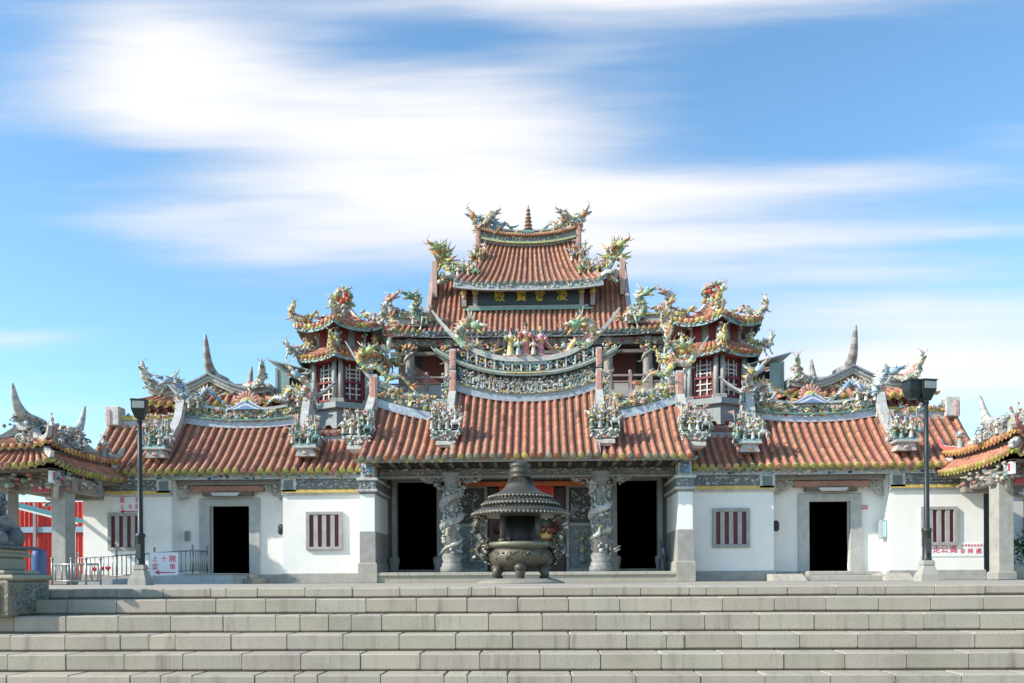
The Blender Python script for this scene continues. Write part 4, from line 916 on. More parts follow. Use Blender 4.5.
    dragon(m,[(c[0]-.25,c[1]-.2,z+.15),(c[0]+.3,c[1]-.2,z+.25),(c[0]+.25,c[1]+.25,z+.42),(c[0]-.3,c[1]+.2,z+.6),(c[0]-.22,c[1]-.25,z+.72),(c[0]+.12,c[1]-.32,z+.78)],.07,[JADE,CREAM,ORANGE,YELLOW],legs=False)
    m.build('finial',M_GLAZE,r)
    for k in range(6):
        a=e2[k]; d=(a-Vector((c[0],c[1],a.z))).normalized(); tt=d.cross(UP)
        if k==0: a=a.lerp(t2[k],.25)
        m=MB(); pal=[[LIME,CREAM,ORANGE,YELLOW],[CREAM,PALE,YELLOW,JADE],[YELLOW,LIME,RED,CREAM]][k%3]
        b0=t2[k].lerp(a,.45)
        dragon(m,[b0+UP*.12,b0.lerp(a,.4)+UP*.32+tt*.12,b0.lerp(a,.75)+UP*.24-tt*.1,a+UP*.42+d*.02,a+UP*.52+d*.16+tt*.12,a+UP*.74+d*.12-tt*.02],.085,pal,head_scale=1.0)
        for i in range(26): m.blob(b0.lerp(a,rnd(0,1.05))+UP*rnd(.05,.38)+tt*rnd(-.2,.2),rnd(.04,.09),jit(random.choice(FLORAL)),0)
        m.build('hip_dragon',M_GLAZE,r)
        m=MB(); p=e[k]; dragon(m,[t[k]+UP*.15,t[k].lerp(p,.5)+UP*.25+tt*.1,p+UP*.3-tt*.1,p+UP*.36+d*.16+tt*.08,p+UP*.20+d*.28,p+UP*.40+d*.36],.085,[CREAM,(.6,.62,.5),ORANGE,JADE] if k%2 else [YELLOW,LIME,CREAM,ORANGE])
        for i in range(20): m.blob(p.lerp(t[k],rnd(-.1,.8))+UP*rnd(.08,.42)+tt*rnd(-.15,.15),rnd(.04,.09),jit(random.choice([CREAM,PALE,YELLOW,LIME,JADE])),0)
        # carved figure hanging under the upper corner
        h=e2[k]-d*.35-UP*.15; figure(m,h-UP*.45,.48,random.choice([CREAM,ORANGE,PALE]),random.choice([PALE,JADE]))
        m.build('corner_ornament',M_GLAZE,r)
hex_pavilion(-1,'two-tier hexagonal pavilion with red lattice windows, on the ramp side of the gate hall')
hex_pavilion(1,'two-tier hexagonal pavilion with red lattice windows, on the side of the red lettered banner')

# ------------------------------------------------------------------ metal sheds on the roofs
def shed(s,label):
    x0,x1=(min(s*7.45,s*8.85),max(s*7.45,s*8.85)); r=thing('rooftop_shed',label,'shed',((x0+x1)/2,31.4,6.0),'sheet metal sheds beside the hexagonal pavilions')
    m=MB(); c=(.22,.30,.30); y0,y1=30.6,32.2
    m.box(x0,x1,y1-.05,y1,6,7.6,c); xo=s*8.85; m.box(min(xo,xo-s*.05),max(xo,xo-s*.05),y0,y1-.05,6,7.55,(.28,.37,.36)); m.box(min(xo-s*.05,xo-s*.5),max(xo-s*.05,xo-s*.5),y0,y0+.04,6,7.5,(.26,.35,.34))
    m.build('wall',M_SHEET,r)
    for x in (x0+.06,x1-.06): m=MB(); m.box(x-.035,x+.035,y0-.04,y0+.0,6,7.5,(.3,.32,.3)); m.build('post',M_SHEET,r)
    m=MB(); xi=s*7.35; xo=s*9.0; K=14
    for i in range(K):
        a,b=i/K,(i+1)/K; ya,yb=y0-.35+(y1-y0+.5)*a,y0-.35+(y1-y0+.5)*b; zz=.03*(i%2)
        m.add([(xi,ya,7.35+zz),(xo,ya,7.78+zz),(xo,yb,7.78+.03-zz),(xi,yb,7.35+.03-zz),(xi,ya,7.31),(xo,ya,7.74),(xo,yb,7.74),(xi,yb,7.31)],[(0,1,2,3),(4,5,6,7),(0,1,5,4),(2,3,7,6),(0,3,7,4),(1,2,6,5)],(.34,.40,.38))
    m.build('roof',M_SHEET,r)
    m=MB(); m.box(x0+.1,x1-.5*(s<0)-.1,y0+.4,y0+.45,6,7.3,(.02,.02,.02)); m.box(x0+.3,x0+.42,y0+.3,y0+.38,6.3,7.0,(.35,.35,.08)); m.build('doorway',M_PAINT,r)  # black sheet paints the shade inside the shed's opening
    m=MB(); m.box(x0-.2,x1+.3,30.4,32.4,0,6.0,(.35,.35,.34)); m.build('base',M_STONE,r)
shed(-1,'grey green sheet metal shed beside the hexagonal pavilion on the ramp side')
shed(1,'grey green sheet metal shed beside the hexagonal pavilion on the lettered banner side')
# ------------------------------------------------------------------ rear hall with the name plaque
rear=thing('rear_hall','tall rear temple hall in red tile with gilt lettered name plaque under its upper roof','temple hall',(0,37,0))
CAP_R=[(.45,.42,.38),(.35,.40,.38),(.5,.3,.2),(.3,.32,.3)]
m=MB(); m.box(-5.4,5.4,32.7,42,0,7.05,(.34,.32,.30)); m.box(-5.5,5.5,32.55,33,6.85,7.06,(.42,.40,.37)); m.build('base',M_STONE,rear)
m=MB(); m.box(-5.3,5.3,35.6,42,7.05,9.6,(.045,.04,.037)); m.box(-3.7,3.7,36.2,42,9.6,12.6,(.3,.12,.09))
for s in (-1,1): m.box(min(s*3.3,s*4.3),max(s*3.3,s*4.3),35.5,35.62,7.06,9.2,(.16,.05,.04)); m.box(min(s*1.6,s*2.6),max(s*1.6,s*2.6),35.5,35.62,7.06,9.2,(.14,.12,.1))
m.build('wall',M_PAINT,rear)
for s in (-1,1):
    for x in (1.35,3.05,4.55):
        m=MB(); m.lathe([(.24,0),(.26,.1),(.18,.22),(.17,2.0),(.22,2.1),(.2,2.3)],(s*x,33.75,7.05),(.30,.27,.24),12)
        pillar_dragon(m,s*x,33.75,7.3,8.9,.17,[(.34,.31,.27),(.28,.26,.23),(.38,.36,.3),(.3,.3,.28)],2)
        m.build('column',M_CARVED,rear)
        m=MB()
        for i in range(22): m.blob((s*x+rnd(-.3,.3),33.55,9.15-rnd(0,.4)),(rnd(.03,.1),.05,rnd(.03,.08)),jit(random.choice([YELLOW,ORANGE,JADE,GREY,CREAM,RED]),.25),0)
        m.build('bracket',M_GLAZE,rear)
m=MB(); m.box(-5.3,5.3,33.6,33.9,9.02,9.3,(.17,.14,.12)); m.box(-5.3,5.3,33.65,33.85,8.72,8.84,(.2,.17,.13))
for i in range(140): m.blob((rnd(-5.2,5.2),33.59,rnd(9.05,9.28)),(rnd(.03,.12),.03,rnd(.02,.05)),jit(random.choice([YELLOW,GREY,TEAL,RED,(.3,.28,.25)]),.3),0)
m.box(-5.4,5.4,33.4,35.6,9.35,9.42,(.1,.07,.06)); m.build('eave_beam',M_PAINT,rear)
m=MB(); c=(.36,.27,.25)
for z,h in ((7.6,.07),(7.38,.05)): m.bevel_box(-5.35,5.35,32.72,32.82,z,z+h,c,.01)
for i in range(15): x=-5.3+10.6*i/14; m.bevel_box(x-.06,x+.06,32.7,32.84,7.06,7.74,c,.015); m.blob((x,32.77,7.78),.07,c,1)
for i in range(14): x=-5.3+10.6*i/14; m.bevel_box(x+.08,x+.68,32.74,32.8,7.08,7.36,(.40,.37,.33),.02)
m.build('balustrade',M_STONE,rear)
mm=MB(); caps=MB()
eav=curved((-5.6,33.4,9.5),(5.6,33.4,9.5),.16,5)
tile_patch(mm,caps,lambda u:eav((u*7.7-3.85+5.6)/11.2),lin((-3.85,36,12.68),(3.85,36,12.68)),37,11,.058,cap_col=CAP_R,sag=.12)
for s in (-1,1):
    tile_patch(mm,caps,lambda u:eav((s*(3.85+1.75*u)+5.6)/11.2),lin((s*3.85,34.3,10.12),(s*5.6,34.3,10.05)),8,4,.06,cap_col=[ORANGE,(.5,.3,.12),CREAM,JADE])
    mm.plate([(s*3.83,33.4,9.5),(s*3.83,36,12.6),(s*3.83,40,9.5)],(-s,0,0),.06,(.36,.14,.09))
tile_patch(mm,None,lin((-3.85,39,9.5),(3.85,39,9.5)),lin((-3.85,36.1,12.6),(3.85,36.1,12.6)),20,4,.12)
lower=mm.build('lower_roof',M_TILE,rear); caps.build('eave_tile',M_GLAZE,lower)
m=MB(); m.strip([eav(i/30)+Vector((0,.05,-.2)) for i in range(31)],.08,.15,(.42,.45,.44)); 
for i in range(90): p=eav(rnd(0,1)); m.blob(p+Vector((0,0,-rnd(.04,.18))),rnd(.03,.05),jit(random.choice([PALE,SKYB,CREAM,JADE,PINK]),.2),0)
m.build('fascia',M_GLAZE,lower)
mm=MB(); caps=MB()
e2=curved((-2.9,33.85,11.5),(2.9,33.85,11.5),.16,3)
tile_patch(mm,caps,e2,lambda u:Vector((-2.0+4.0*u,36.0,13.72+.25*abs(2*u-1)**2.2)),24,10,.056,cap_col=CAP_R,sag=.16)
tile_patch(mm,None,lin((-2.9,38.2,11.6),(2.9,38.2,11.6)),lin((-2.0,36.1,13.7),(2.0,36.1,13.7)),14,4,.12)
for s in (-1,1):
    mm.plate([(s*2.3,34.0,11.5),(s*1.98,36,13.9),(s*2.3,38,11.5)],(-s,0,0),.06,(.30,.10,.08)); mm.bevel_box(min(s*1.95,s*2.15),max(s*1.95,s*2.15),35.9,36.4,12.9,13.9,(.34,.12,.09),.02)
upper=mm.build('upper_roof',M_TILE,rear); caps.build('eave_tile',M_GLAZE,upper)
m=MB(); m.strip([e2(i/24)+Vector((0,.05,-.24)) for i in range(25)],.1,.2,(.44,.47,.48)); m.strip([e2(i/24)+Vector((0,.02,-.3)) for i in range(25)],.16,.06,(.5,.5,.49))
for i in range(80): p=e2(rnd(0,1)); m.blob(p+Vector((0,-.02,-rnd(.04,.24))),rnd(.03,.06),jit(random.choice([PALE,SKYB,CREAM,JADE,PALE]),.2),0)
m.add([e2(0)+Vector((0,.1,-.25)),e2(1)+Vector((0,.1,-.25)),(2.6,35.6,11.75),(-2.6,35.6,11.75)],[(0,1,2,3)],(.09,.04,.035)); m.build('fascia',M_GLAZE,upper)
m=MB(); m.box(-2.65,2.65,34.7,35.9,10.6,11.7,(.05,.045,.045)); m.bevel_box(-2.35,2.35,34.35,34.75,10.66,10.80,(.30,.33,.30),.02); m.box(-2.5,2.5,34.3,34.4,10.6,10.67,(.2,.36,.28))
for s in (-1,1):
    for x in (2.08,2.52): m.bevel_box(s*x-.09,s*x+.09,34.42,34.7,10.78,11.5,(.34,.31,.28),.02); m.blob((s*x,34.45,11.35),(.13,.1,.14),jit(YELLOW),1); m.blob((s*x,34.45,11.15),(.1,.08,.1),jit((.4,.3,.25)),1)
    m.box(min(s*2.1,s*2.7),max(s*2.1,s*2.7),34.6,34.72,10.8,11.5,(.10,.03,.03))
m.build('plaque_storey',M_PAINT,rear)
m=MB(); m.bevel_box(-1.98,1.98,34.47,34.6,10.84,11.5,(.055,.075,.08),.02); plq=m.build('plaque',M_PAINT,rear)
TX=[(-1.13,'殿'),(-.27,'寶'),(.46,'霄'),(1.32,'凌')]
for x,ch in TX: text_obj('gilt_character',ch,.44,M_PAINT,plq,(x,34.465,11.16),(.80,.62,.06),thick=.015,off=.003)
# top ridge
rt=lambda x: 14.02+.30*(abs(x)/2.0)**2.3
tp=lambda x: 14.30+.85*(abs(x)/2.4)**3
m=MB(); X=xs(-2.0,2.0,20)
m.wall(X,lambda x:13.66+.25*(abs(x)/2)**2.2,lambda x:rt(x),35.85,36.1,(.30,.33,.32)); m.strip([(x,35.95,13.72+.25*(abs(x)/2)**2.2) for x in X],.5,.08,(.42,.45,.22)); m.strip([(x,35.95,rt(x)) for x in xs(-2.2,2.2,20)],.5,.1,(.36,.20,.13)); m.strip([(x,35.95,rt(x)+.1) for x in xs(-2.2,2.2,20)],.4,.05,(.55,.45,.2))
m.strip([(x,36,tp(x)) for x in xs(-1.9,1.9,20)],.2,.05,(.48,.40,.36))
for i in range(7): x=-1.5+.5*i; m.box(x-.06,x+.06,35.9,36.05,rt(x)+.1,tp(x),(.34,.4,.42))
for i in range(120): x=rnd(-2,2); m.blob((x,35.82,rnd(13.78,rt(x))),rnd(.03,.06),jit(random.choice([CREAM,PALE,SKYB,PINK,JADE,BLUE]),.2),0)
for i in range(44): x=-2.15+4.3*i/43; m.blob((x,35.7,rt(x)+.05),.055,jit((.50,.22,.12)),0)
for s in (-1,1): m.bevel_box(s*2.05-.1,s*2.05+.1,35.7,36.2,13.3,14.5,(.5,.47,.44),.02); m.bevel_box(s*2.05-.05,s*2.05+.05,35.66,35.74,13.3,14.4,(.6,.27,.2),.01)
tr=m.build('ridge',M_GLAZE,rear)
m=MB(); z=14.24
m.bevel_box(-.26,.26,35.75,36.2,z-.12,z+.06,TEAL,.02); prof=[]
for i in range(6):
    a=.20-.022*i; zz=.06+.15*i; prof+=[(a*.6,zz),(a*.6,zz+.08),(a,zz+.09),(a*.75,zz+.15)]
prof+=[(.03,1.0),(.01,1.16)]
m.lathe([(r_,q) for r_,q in prof],(0,35.97,z),[(.28,.11,.07),(.2,.09,.06),(.32,.24,.12)],8); m.build('miniature_pagoda',M_GLAZE,tr)
def rear_sides(s):
    m=MB(); dragon(m,[(s*.75,36,14.5),(s*.95,35.95,14.62),(s*1.2,35.9,14.45),(s*1.5,35.9,14.78),(s*1.85,35.9,14.55),(s*2.1,35.9,14.75),(s*2.22,35.9,14.88)],.13,[ORANGE,CREAM,JADE,BLUE],head_scale=1.05)
    dragon(m,[(s*2.1,35.8,14.3),(s*1.75,35.75,14.6),(s*1.5,35.7,14.85),(s*1.35,35.7,14.95)],.09,[TEAL,PINK,YELLOW,CREAM])
    for i in range(60): x=rnd(1.2,2.3); m.blob((s*x,35.9,rt(x)+rnd(.1,.55)),rnd(.04,.1),jit(random.choice(ORNATE)),0)
    m.build('ridge_dragon',M_GLAZE,rear)
    # clusters along the sides of the upper roof
    m=MB(); figure_scene(m,(s*2.0,35.3,12.75),.32,.2,.95,6,[YELLOW,CREAM,PALE,ORANGE,GREY,JADE]); m.build('figure_group',M_GLAZE,rear)
    m=MB(); figure_scene(m,(s*2.55,34.5,11.95),.6,.25,.8,10,[CREAM,PALE,JADE,TEAL,GREY,YELLOW,LIME]); 
    for i in range(130): t=rnd(0,1); m.blob((s*(1.95+1.5*t)+rnd(-.1,.1),35.2-.8*t,12.6-.85*t+rnd(-.1,.3)),rnd(.05,.13),jit(random.choice([CREAM,PALE,JADE,TEAL,YELLOW,PINK,GREY]),.25),0)
    m.build('figure_group',M_GLAZE,rear); m=MB()
    P=spline([(s*2.05,35.7,13.1),(s*2.15,34.9,12.15),(s*2.75,34.2,11.75),(s*3.1,33.9,11.85)],12); m.strip(P,.2,.2,(.5,.5,.45),(1,0,0)); m.build('verge_ridge',M_GLAZE,rear)
    m=MB(); dragon(m,[(s*2.3,34.9,12.2),(s*2.65,35.0,12.4),(s*2.95,35.2,12.65),(s*3.2,35.4,12.6),(s*3.4,35.5,12.95),(s*3.62,35.5,13.15),(s*3.42,35.4,13.38),(s*3.62,35.3,13.45)],.14,[LIME,YELLOW,ORANGE,CREAM],head_scale=1.1)
    for i in range(34): m.blob((s*rnd(3.1,3.75),35.5+rnd(-.2,.2),rnd(12.7,13.45)),rnd(.04,.10),jit(random.choice([LIME,YELLOW,JADE,CREAM,ORANGE]),.25),0)
    for i in range(16): p=Vector((s*3.45,35.5,13.05)); d=Vector((rnd(-1,1),rnd(-.4,.2),rnd(-.3,1))).normalized(); m.tube([p,p+d*.4,p+d*.75+UP*.1],[.08,.06,.004],jit(random.choice([LIME,YELLOW,CREAM,ORANGE])),5)
    m.build('hip_dragon',M_GLAZE,rear)
    m=MB(); P=spline([(s*3.85,36,12.8),(s*3.87,35.1,11.55),(s*3.9,34.3,10.45),(s*3.95,33.75,10.0)],14); m.strip(P,.14,.22,(.50,.36,.31),(1,0,0)); m.strip([p+Vector((0,-.02,.22)) for p in P],.2,.05,(.44,.34,.3),(1,0,0))
    m.bevel_box(s*3.72-.09,s*3.72+.09,34.8,35.1,11.3,12.75,(.56,.36,.30),.02); m.build('verge_ridge',M_GLAZE,rear)
    m=MB(); dragon(m,[(s*3.6,33.8,10.1),(s*4.0,33.7,10.3),(s*4.2,33.6,10.05),(s*4.4,33.5,10.35),(s*4.15,33.4,10.75),(s*4.4,33.3,10.85)],.13,[JADE,TEAL,CREAM,YELLOW],head_scale=1.05); figure_scene(m,(s*4.05,33.7,9.85),.4,.2,.8,5,[JADE,TEAL,CREAM,PALE,YELLOW]); m.build('corner_ornament',M_GLAZE,rear)
    # low ridge over the link roof, with lions and flowers
    m=MB(); m.wall([s*x for x in xs(3.9,5.6,6)],lambda x:10.0,lambda x:10.3,34.2,34.45,(.40,.42,.36)); m.strip([(s*x,34.3,10.3) for x in xs(3.9,5.6,6)],.34,.06,(.42,.45,.2))
    foliage_relief(m,[(s*4.2,34.2,10.3),(s*5.7,34.2,10.3)],40,.07,.1,.3,[YELLOW,ORANGE,PINK,CREAM,SKYB,BLUE]); dragon(m,[(s*4.9,34.2,10.35),(s*5.1,34.1,10.6),(s*5.3,34.1,10.5),(s*5.45,34.0,10.9),(s*5.25,33.95,11.05)],.11,[PINK,CREAM,ORANGE,BLUE])
    m.build('side_ridge',M_GLAZE,rear)
sym(rear_sides)

# ------------------------------------------------------------------ outer corner gates
def corner_gate(s,label):
    cx=s*13.15; r=thing('corner_gate',label,'gate',(cx,24,0),'small gates at the outer ends')
    for x in (12.15,13.7):
        for y in (22.9,25.0):
            if y>24: continue
            m=MB(); x0,x1=min(s*x,s*(x+.36)),max(s*x,s*(x+.36))
            m.bevel_box(x0,x1,y,y+.5,-.01,2.75,(.34,.33,.30),.03); m.bevel_box(x0-.05,x1+.05,y-.05,y+.55,-.01,.22,(.30,.29,.26),.03); m.bevel_box(x0-.06,x1+.06,y-.06,y+.56,2.52,2.68,(.38,.36,.33),.02); m.build('pillar',M_STONE,r)
    m=MB(); c=(.26,.23,.20)
    for y,wl in ((22.98,1.15),(25.1,.8)): m.bevel_box(cx-wl,cx+wl,y,y+.3,2.45,2.85,c,.03)
    for x in (12.3,13.75): m.bevel_box(s*x-.02,s*x+.25,22.7,24.7,2.5,2.9,c,.03)
    for i in range(90): q=random.choice((-1.1,.95)); m.blob((cx+q*s+rnd(-.1,.1),rnd(22.2,24.9),rnd(2.55,2.95)),(rnd(.04,.1),rnd(.04,.12),rnd(.03,.08)),jit(random.choice([(.34,.31,.27),(.42,.40,.36),(.25,.3,.3),(.36,.16,.12)]),.25),0)
    for i in range(60): m.blob((cx+rnd(-1.2,1.2),22.6+rnd(-.3,.2),rnd(2.5,2.95)),(rnd(.04,.12),rnd(.04,.1),rnd(.03,.08)),jit(random.choice([(.34,.31,.27),(.42,.40,.36),(.25,.3,.3),(.36,.16,.12)]),.25),0)
    for y in (22.35,25.6):
        for q in ((-1,1) if y<24 else (s,)): P=spline([(cx+q*.8,y+.5*(1 if y<24 else -1),2.3),(cx+q*.95,y+.2,2.5),(cx+q*1.12,y,2.95)],8); m.tube(P,.07,(.45,.43,.39),6)
    m.box(cx-1.1,cx+1.1,22.1,25.9,2.93,2.99,(.2,.17,.14)); m.build('beam',M_CARVED,r)
    X0=cx-s*1.05; m=MB(); m.bevel_box(X0-.05,X0+.05,22.1,22.32,2.62,2.98,(.75,.73,.70),.01); m.bevel_box(X0-.06,X0+.06,22.16,22.26,2.70,2.9,(.45,.05,.08),.01); m.build('hanging_board',M_PAINT,r); m=MB(); m.bevel_box(cx-s*.6-.2,cx-s*.6+.2,22.5,22.56,2.42,2.56,(.45,.04,.06),.01); m.build('hanging_board',M_PAINT,r)
    mm=MB(); caps=MB(); mm2=MB(); caps2=MB(); CG=[(.34,.30,.07),(.31,.29,.07),(.39,.33,.09),(.40,.21,.13)]
    def ring(hx,y0,y1,z): return [Vector((cx-hx,y0,z)),Vector((cx+hx,y0,z)),Vector((cx+hx,y1,z)),Vector((cx-hx,y1,z))]
    e=ring(1.22,21.85,26.15,3.02); t=ring(.82,22.3,25.7,3.42); e2=ring(1.02,22.1,25.9,3.55); t2=ring(.12,22.9,25.1,3.98)
    for k in range(4):
        j=(k+1)%4; n=12 if k%2==0 else 22
        tile_patch(mm,caps,curved(e[k],e[j],.17,3),lin(t[k],t[j]),n,3,.060,cap_col=CG,sag=.15); tile_patch(mm2,caps2,curved(e2[k],e2[j],.15,3),lin(t2[k],t2[j]),n-2,5,.056,cap_col=[(.5,.25,.1),(.55,.33,.1),(.5,.22,.12)],sag=.3)
    mm.box(cx-.8,cx+.8,22.32,25.68,3.2,3.55,(.26,.26,.26)); roof=mm.build('lower_roof',M_TILE,r); caps.build('eave_tile',M_GLAZE,roof); roof=mm2.build('upper_roof',M_TILE,r); caps2.build('eave_tile',M_GLAZE,roof)
    m=MB(); GC=(.42,.42,.39)
    m.strip([(cx,y,3.92+.07*abs(y-24)**2) for y in xs(22.6,25.4,10)],.26,.34,GC,(1,0,0)); m.strip([(cx,y,4.26+.07*abs(y-24)**2) for y in xs(22.5,25.5,10)],.34,.06,(.34,.33,.3),(1,0,0))
    for q,tip,yt in ((-1,5.2,22.25),(1,5.32,25.85)):
        y=24+q*1.25; P=spline([(cx,24+q*.6,4.34),(cx,y,4.44),(cx,24+q*1.6,4.72),(cx,yt+(-.02 if q<0 else .02),tip)],16); m.tube(P,[.21*(1-i/15.4)**.6 for i in range(16)],[GC,(.48,.46,.42),(.36,.36,.33)],7)
        for i in range(26): p=P[int(rnd(0,9))]; m.blob(p+Vector((rnd(-.11,.11),rnd(-.06,.06),rnd(-.16,.03))),rnd(.03,.07),jit(random.choice(RELIEF+[(.4,.2,.16)]),.2),0,smooth=False)
    for k in range(4):
        a,b=e2[k],t2[k]; d=(a-b); d.z=0; d.normalize(); sd=d.cross(UP)
        P=spline([b+UP*.1,b.lerp(a,.5)-UP*.06,a+UP*.22,a+d*.14+UP*.5],10); m.strip(P,[.16*(1-.04*i) for i in range(10)],[.2*(1-.06*i) for i in range(10)],GC,sd); P2=[p-sd*.085 for p in P[3:]]; m.strip(P2,.03,[.17*(1-.06*i) for i in range(3,10)],(.48,.09,.07),sd)
        a,b=e[k],t[k]; P=spline([b+UP*.05,a+UP*.2,a+d*.12+UP*.34],8); m.strip(P,[.14*(1-.05*i) for i in range(8)],[.14*(1-.06*i) for i in range(8)],(.5,.49,.46),sd)
        for i in range(8): m.blob(a+UP*rnd(.15,.4)-d*rnd(0,.3),rnd(.04,.08),jit(random.choice([PALE,GREY,TEAL,YELLOW]),.2),0)
    m.build('ridge',M_GLAZE,r)
    for (x,y,z) in ((cx-s*.75,25.5,3.75),(cx-s*.95,22.4,3.7)):
        m=MB(); figure(m,(x,y,z),.62,GREY,PALE,(.35,.33,.3)); figure_scene(m,(x+.1,y+.1,z-.1),.2,.15,.4,2); m.build('roof_figure',M_GLAZE,r)
    for (x,y) in ((cx-s*1.05,23.6),(cx-s*.3,22.3)): m=MB(); cloud_scroll(m,(x,y-.2,3.75),.14,jit((.42,.5,.45)),s); figure_scene(m,(x,y,3.62),.2,.15,.45,3); m.build('figure_group',M_GLAZE,r)
    m=MB()
    m.box(cx-.30,cx+.30,22.95,25.05,3.85,4.24,(.24,.24,.23))
    for i in range(230): m.blob((cx+s*rnd(-.42,.42),rnd(22.5,25.5),rnd(3.9,4.42)),(rnd(.03,.08),rnd(.03,.08),rnd(.03,.07)),jit(random.choice(RELIEF+[PALE,(.4,.2,.16)]),.25),0,smooth=False)
    for i in range(7): figure(m,(cx-s*rnd(.2,.4),22.7+.4*i,3.95),.42,random.choice(RELIEF),random.choice(RELIEF+[PALE]),turn=rnd(-.5,.5)); cloud_scroll(m,(cx-s*.45,22.8+.38*i,4.1),.13,jit(random.choice(RELIEF),.2),random.choice((-1,1)))
    m.build('ridge_relief',M_GLAZE,r)
corner_gate(-1,'small two-tier tiled gate with swallowtail ridge behind the stone lion')
corner_gate(1,'small two-tier tiled gate with swallowtail ridge beside the green shrub')
# ------------------------------------------------------------------ incense burner
BZ=(.115,.098,.072); BZ2=(.085,.079,.064)
bx,by=.03,17.0
ib=thing('incense_burner','large round bronze incense burner with tiered roof in front of the middle doorway','incense burner',(bx,by,0))
m=MB(); m.lathe([(.86,0),(.84,.03),(.66,.09),(.6,.10)],(bx,by,-.005),(.25,.235,.20),32); m.build('stone_base',M_STONE,ib)
m=MB(); z=.0
m.lathe([(.30,.27),(.45,.30),(.57,.38),(.62,.48),(.61,.57),(.54,.66),(.52,.685),(.60,.70),(.62,.73),(.62,.775),(.60,.79),(.5,.79),(.48,.72),(.3,.5)],(bx,by,0),[BZ]*6+[(.2,.2,.14)]*8,48)
for i in range(70):
    a=rnd(0,2*PI); zz=rnd(.47,.60); rr=.625-abs(zz-.5)*.35; m.blob((bx+rr*math.cos(a),by+rr*math.sin(a),zz),(rnd(.02,.05),rnd(.02,.05),rnd(.01,.03)),jit(BZ,.15),0)
for i in range(4): cloud_scroll(m,(bx+(-.2+.13*i),by-.60,.53),.07,BZ,random.choice((-1,1)))
m.build('bowl',M_BRONZE,ib)
for k in range(3):
    a=-PI/2+k*2*PI/3+ .0; m=MB(); d=Vector((math.cos(a),math.sin(a),0)); p=Vector((bx,by,0))+d*.42
    P=[p+UP*.36,p+d*.10+UP*.26,p+d*.12+UP*.16,p+d*.06+UP*.08]; m.tube(P,[.12,.11,.085,.075],BZ2,10); m.blob(p+d*.12+UP*.30,(.12,.12,.09),BZ2,1); m.blob(p+d*.12+UP*.08,(.10,.10,.045),BZ2,1)
    for i in range(3): m.blob(p+d*.19+d.cross(UP)*(.05*(i-1))+UP*.07,(.03,.03,.03),BZ2,0)
    m.build('foot',M_BRONZE,ib)
for a in (PI/6,5*PI/6):
    m=MB(); d=Vector((math.cos(a+PI),math.sin(a+PI),0)); p=Vector((bx,by,0))+d*.46; m.tube([p+UP*.34,p+d*.08+UP*.2,p+d*.06+UP*.08],[.11,.08,.08],BZ2,9); m.blob(p+d*.1+UP*.08,(.1,.1,.05),BZ2,1); m.build('foot',M_BRONZE,ib)
for k in range(4):
    a=PI/4+k*PI/2; m=MB(); p=(bx+.47*math.cos(a),by+.47*math.sin(a),0); m.tube([(p[0],p[1],.78),(p[0],p[1],1.36)],.055,BZ2,10); m.lathe([(.09,0),(.09,.04),(.06,.07)],(p[0],p[1],.785),BZ2,10); m.lathe([(.06,0),(.09,.04),(.09,.08)],(p[0],p[1],1.28),BZ2,10)
    for i in range(5): m.blob((p[0]+rnd(-.05,.05),p[1]+rnd(-.05,.05),rnd(.85,1.25)),rnd(.02,.04),BZ2,0)
    m.build('post',M_BRONZE,ib)
m=MB(); m.lathe([(.30,.74),(.31,.8),(.31,1.28)],(bx,by,0),(.012,.011,.010),24); m.build('shade_core',M_PAINT,ib)  # black core added to paint the shade between the posts
m=MB(); n=60
m.lathe([(.40,1.28),(.86,1.30),(.93,1.315),(.935,1.345),(.90,1.385),(.80,1.43),(.70,1.45),(.70,1.49),(.735,1.50),(.735,1.535),(.69,1.57),(.60,1.60),(.59,1.635),(.605,1.645),(.60,1.68),(.55,1.705),(.42,1.755),(.31,1.84),(.235,1.94),(.19,2.03),(.18,2.05)],(bx,by,0),BZ2,n)
for (r0,z0,r1,z1,nn,rb) in ((.93,1.33,.72,1.45,72,.011),(.735,1.52,.61,1.60,60,.010),(.60,1.66,.20,2.02,48,.009)):
    for k in range(nn):
        a=2*PI*k/nn; pts=[]
        for t in (0,.35,.7,1):
            rr=r0+(r1-r0)*t; zz=z0+(z1-z0)*(t if z1-z0<.2 else t**2.0)+.018; rr=rr if z1-z0<.2 else r0+(r1-r0)*(t**.62); pts.append((bx+rr*math.cos(a),by+rr*math.sin(a),zz))
        m.tube(pts,rb,jit(BZ2,.1),5)
for (rr,zz,nn) in ((.935,1.325,72),(.74,1.512,60),(.61,1.655,50)):
    for k in range(nn): a=2*PI*k/nn; m.blob((bx+rr*math.cos(a),by+rr*math.sin(a),zz),.026,jit((.24,.23,.19),.15),0)
m.build('roof',M_BRONZE,ib)
m=MB(); m.lathe([(.19,2.03),(.22,2.05),(.20,2.075),(.175,2.085),(.205,2.12),(.215,2.155),(.20,2.19),(.165,2.215),(.19,2.24),(.20,2.27),(.185,2.305),(.13,2.335),(.06,2.35),(.01,2.40)],(bx,by,0),BZ2,28); m.build('knob',M_BRONZE,ib)
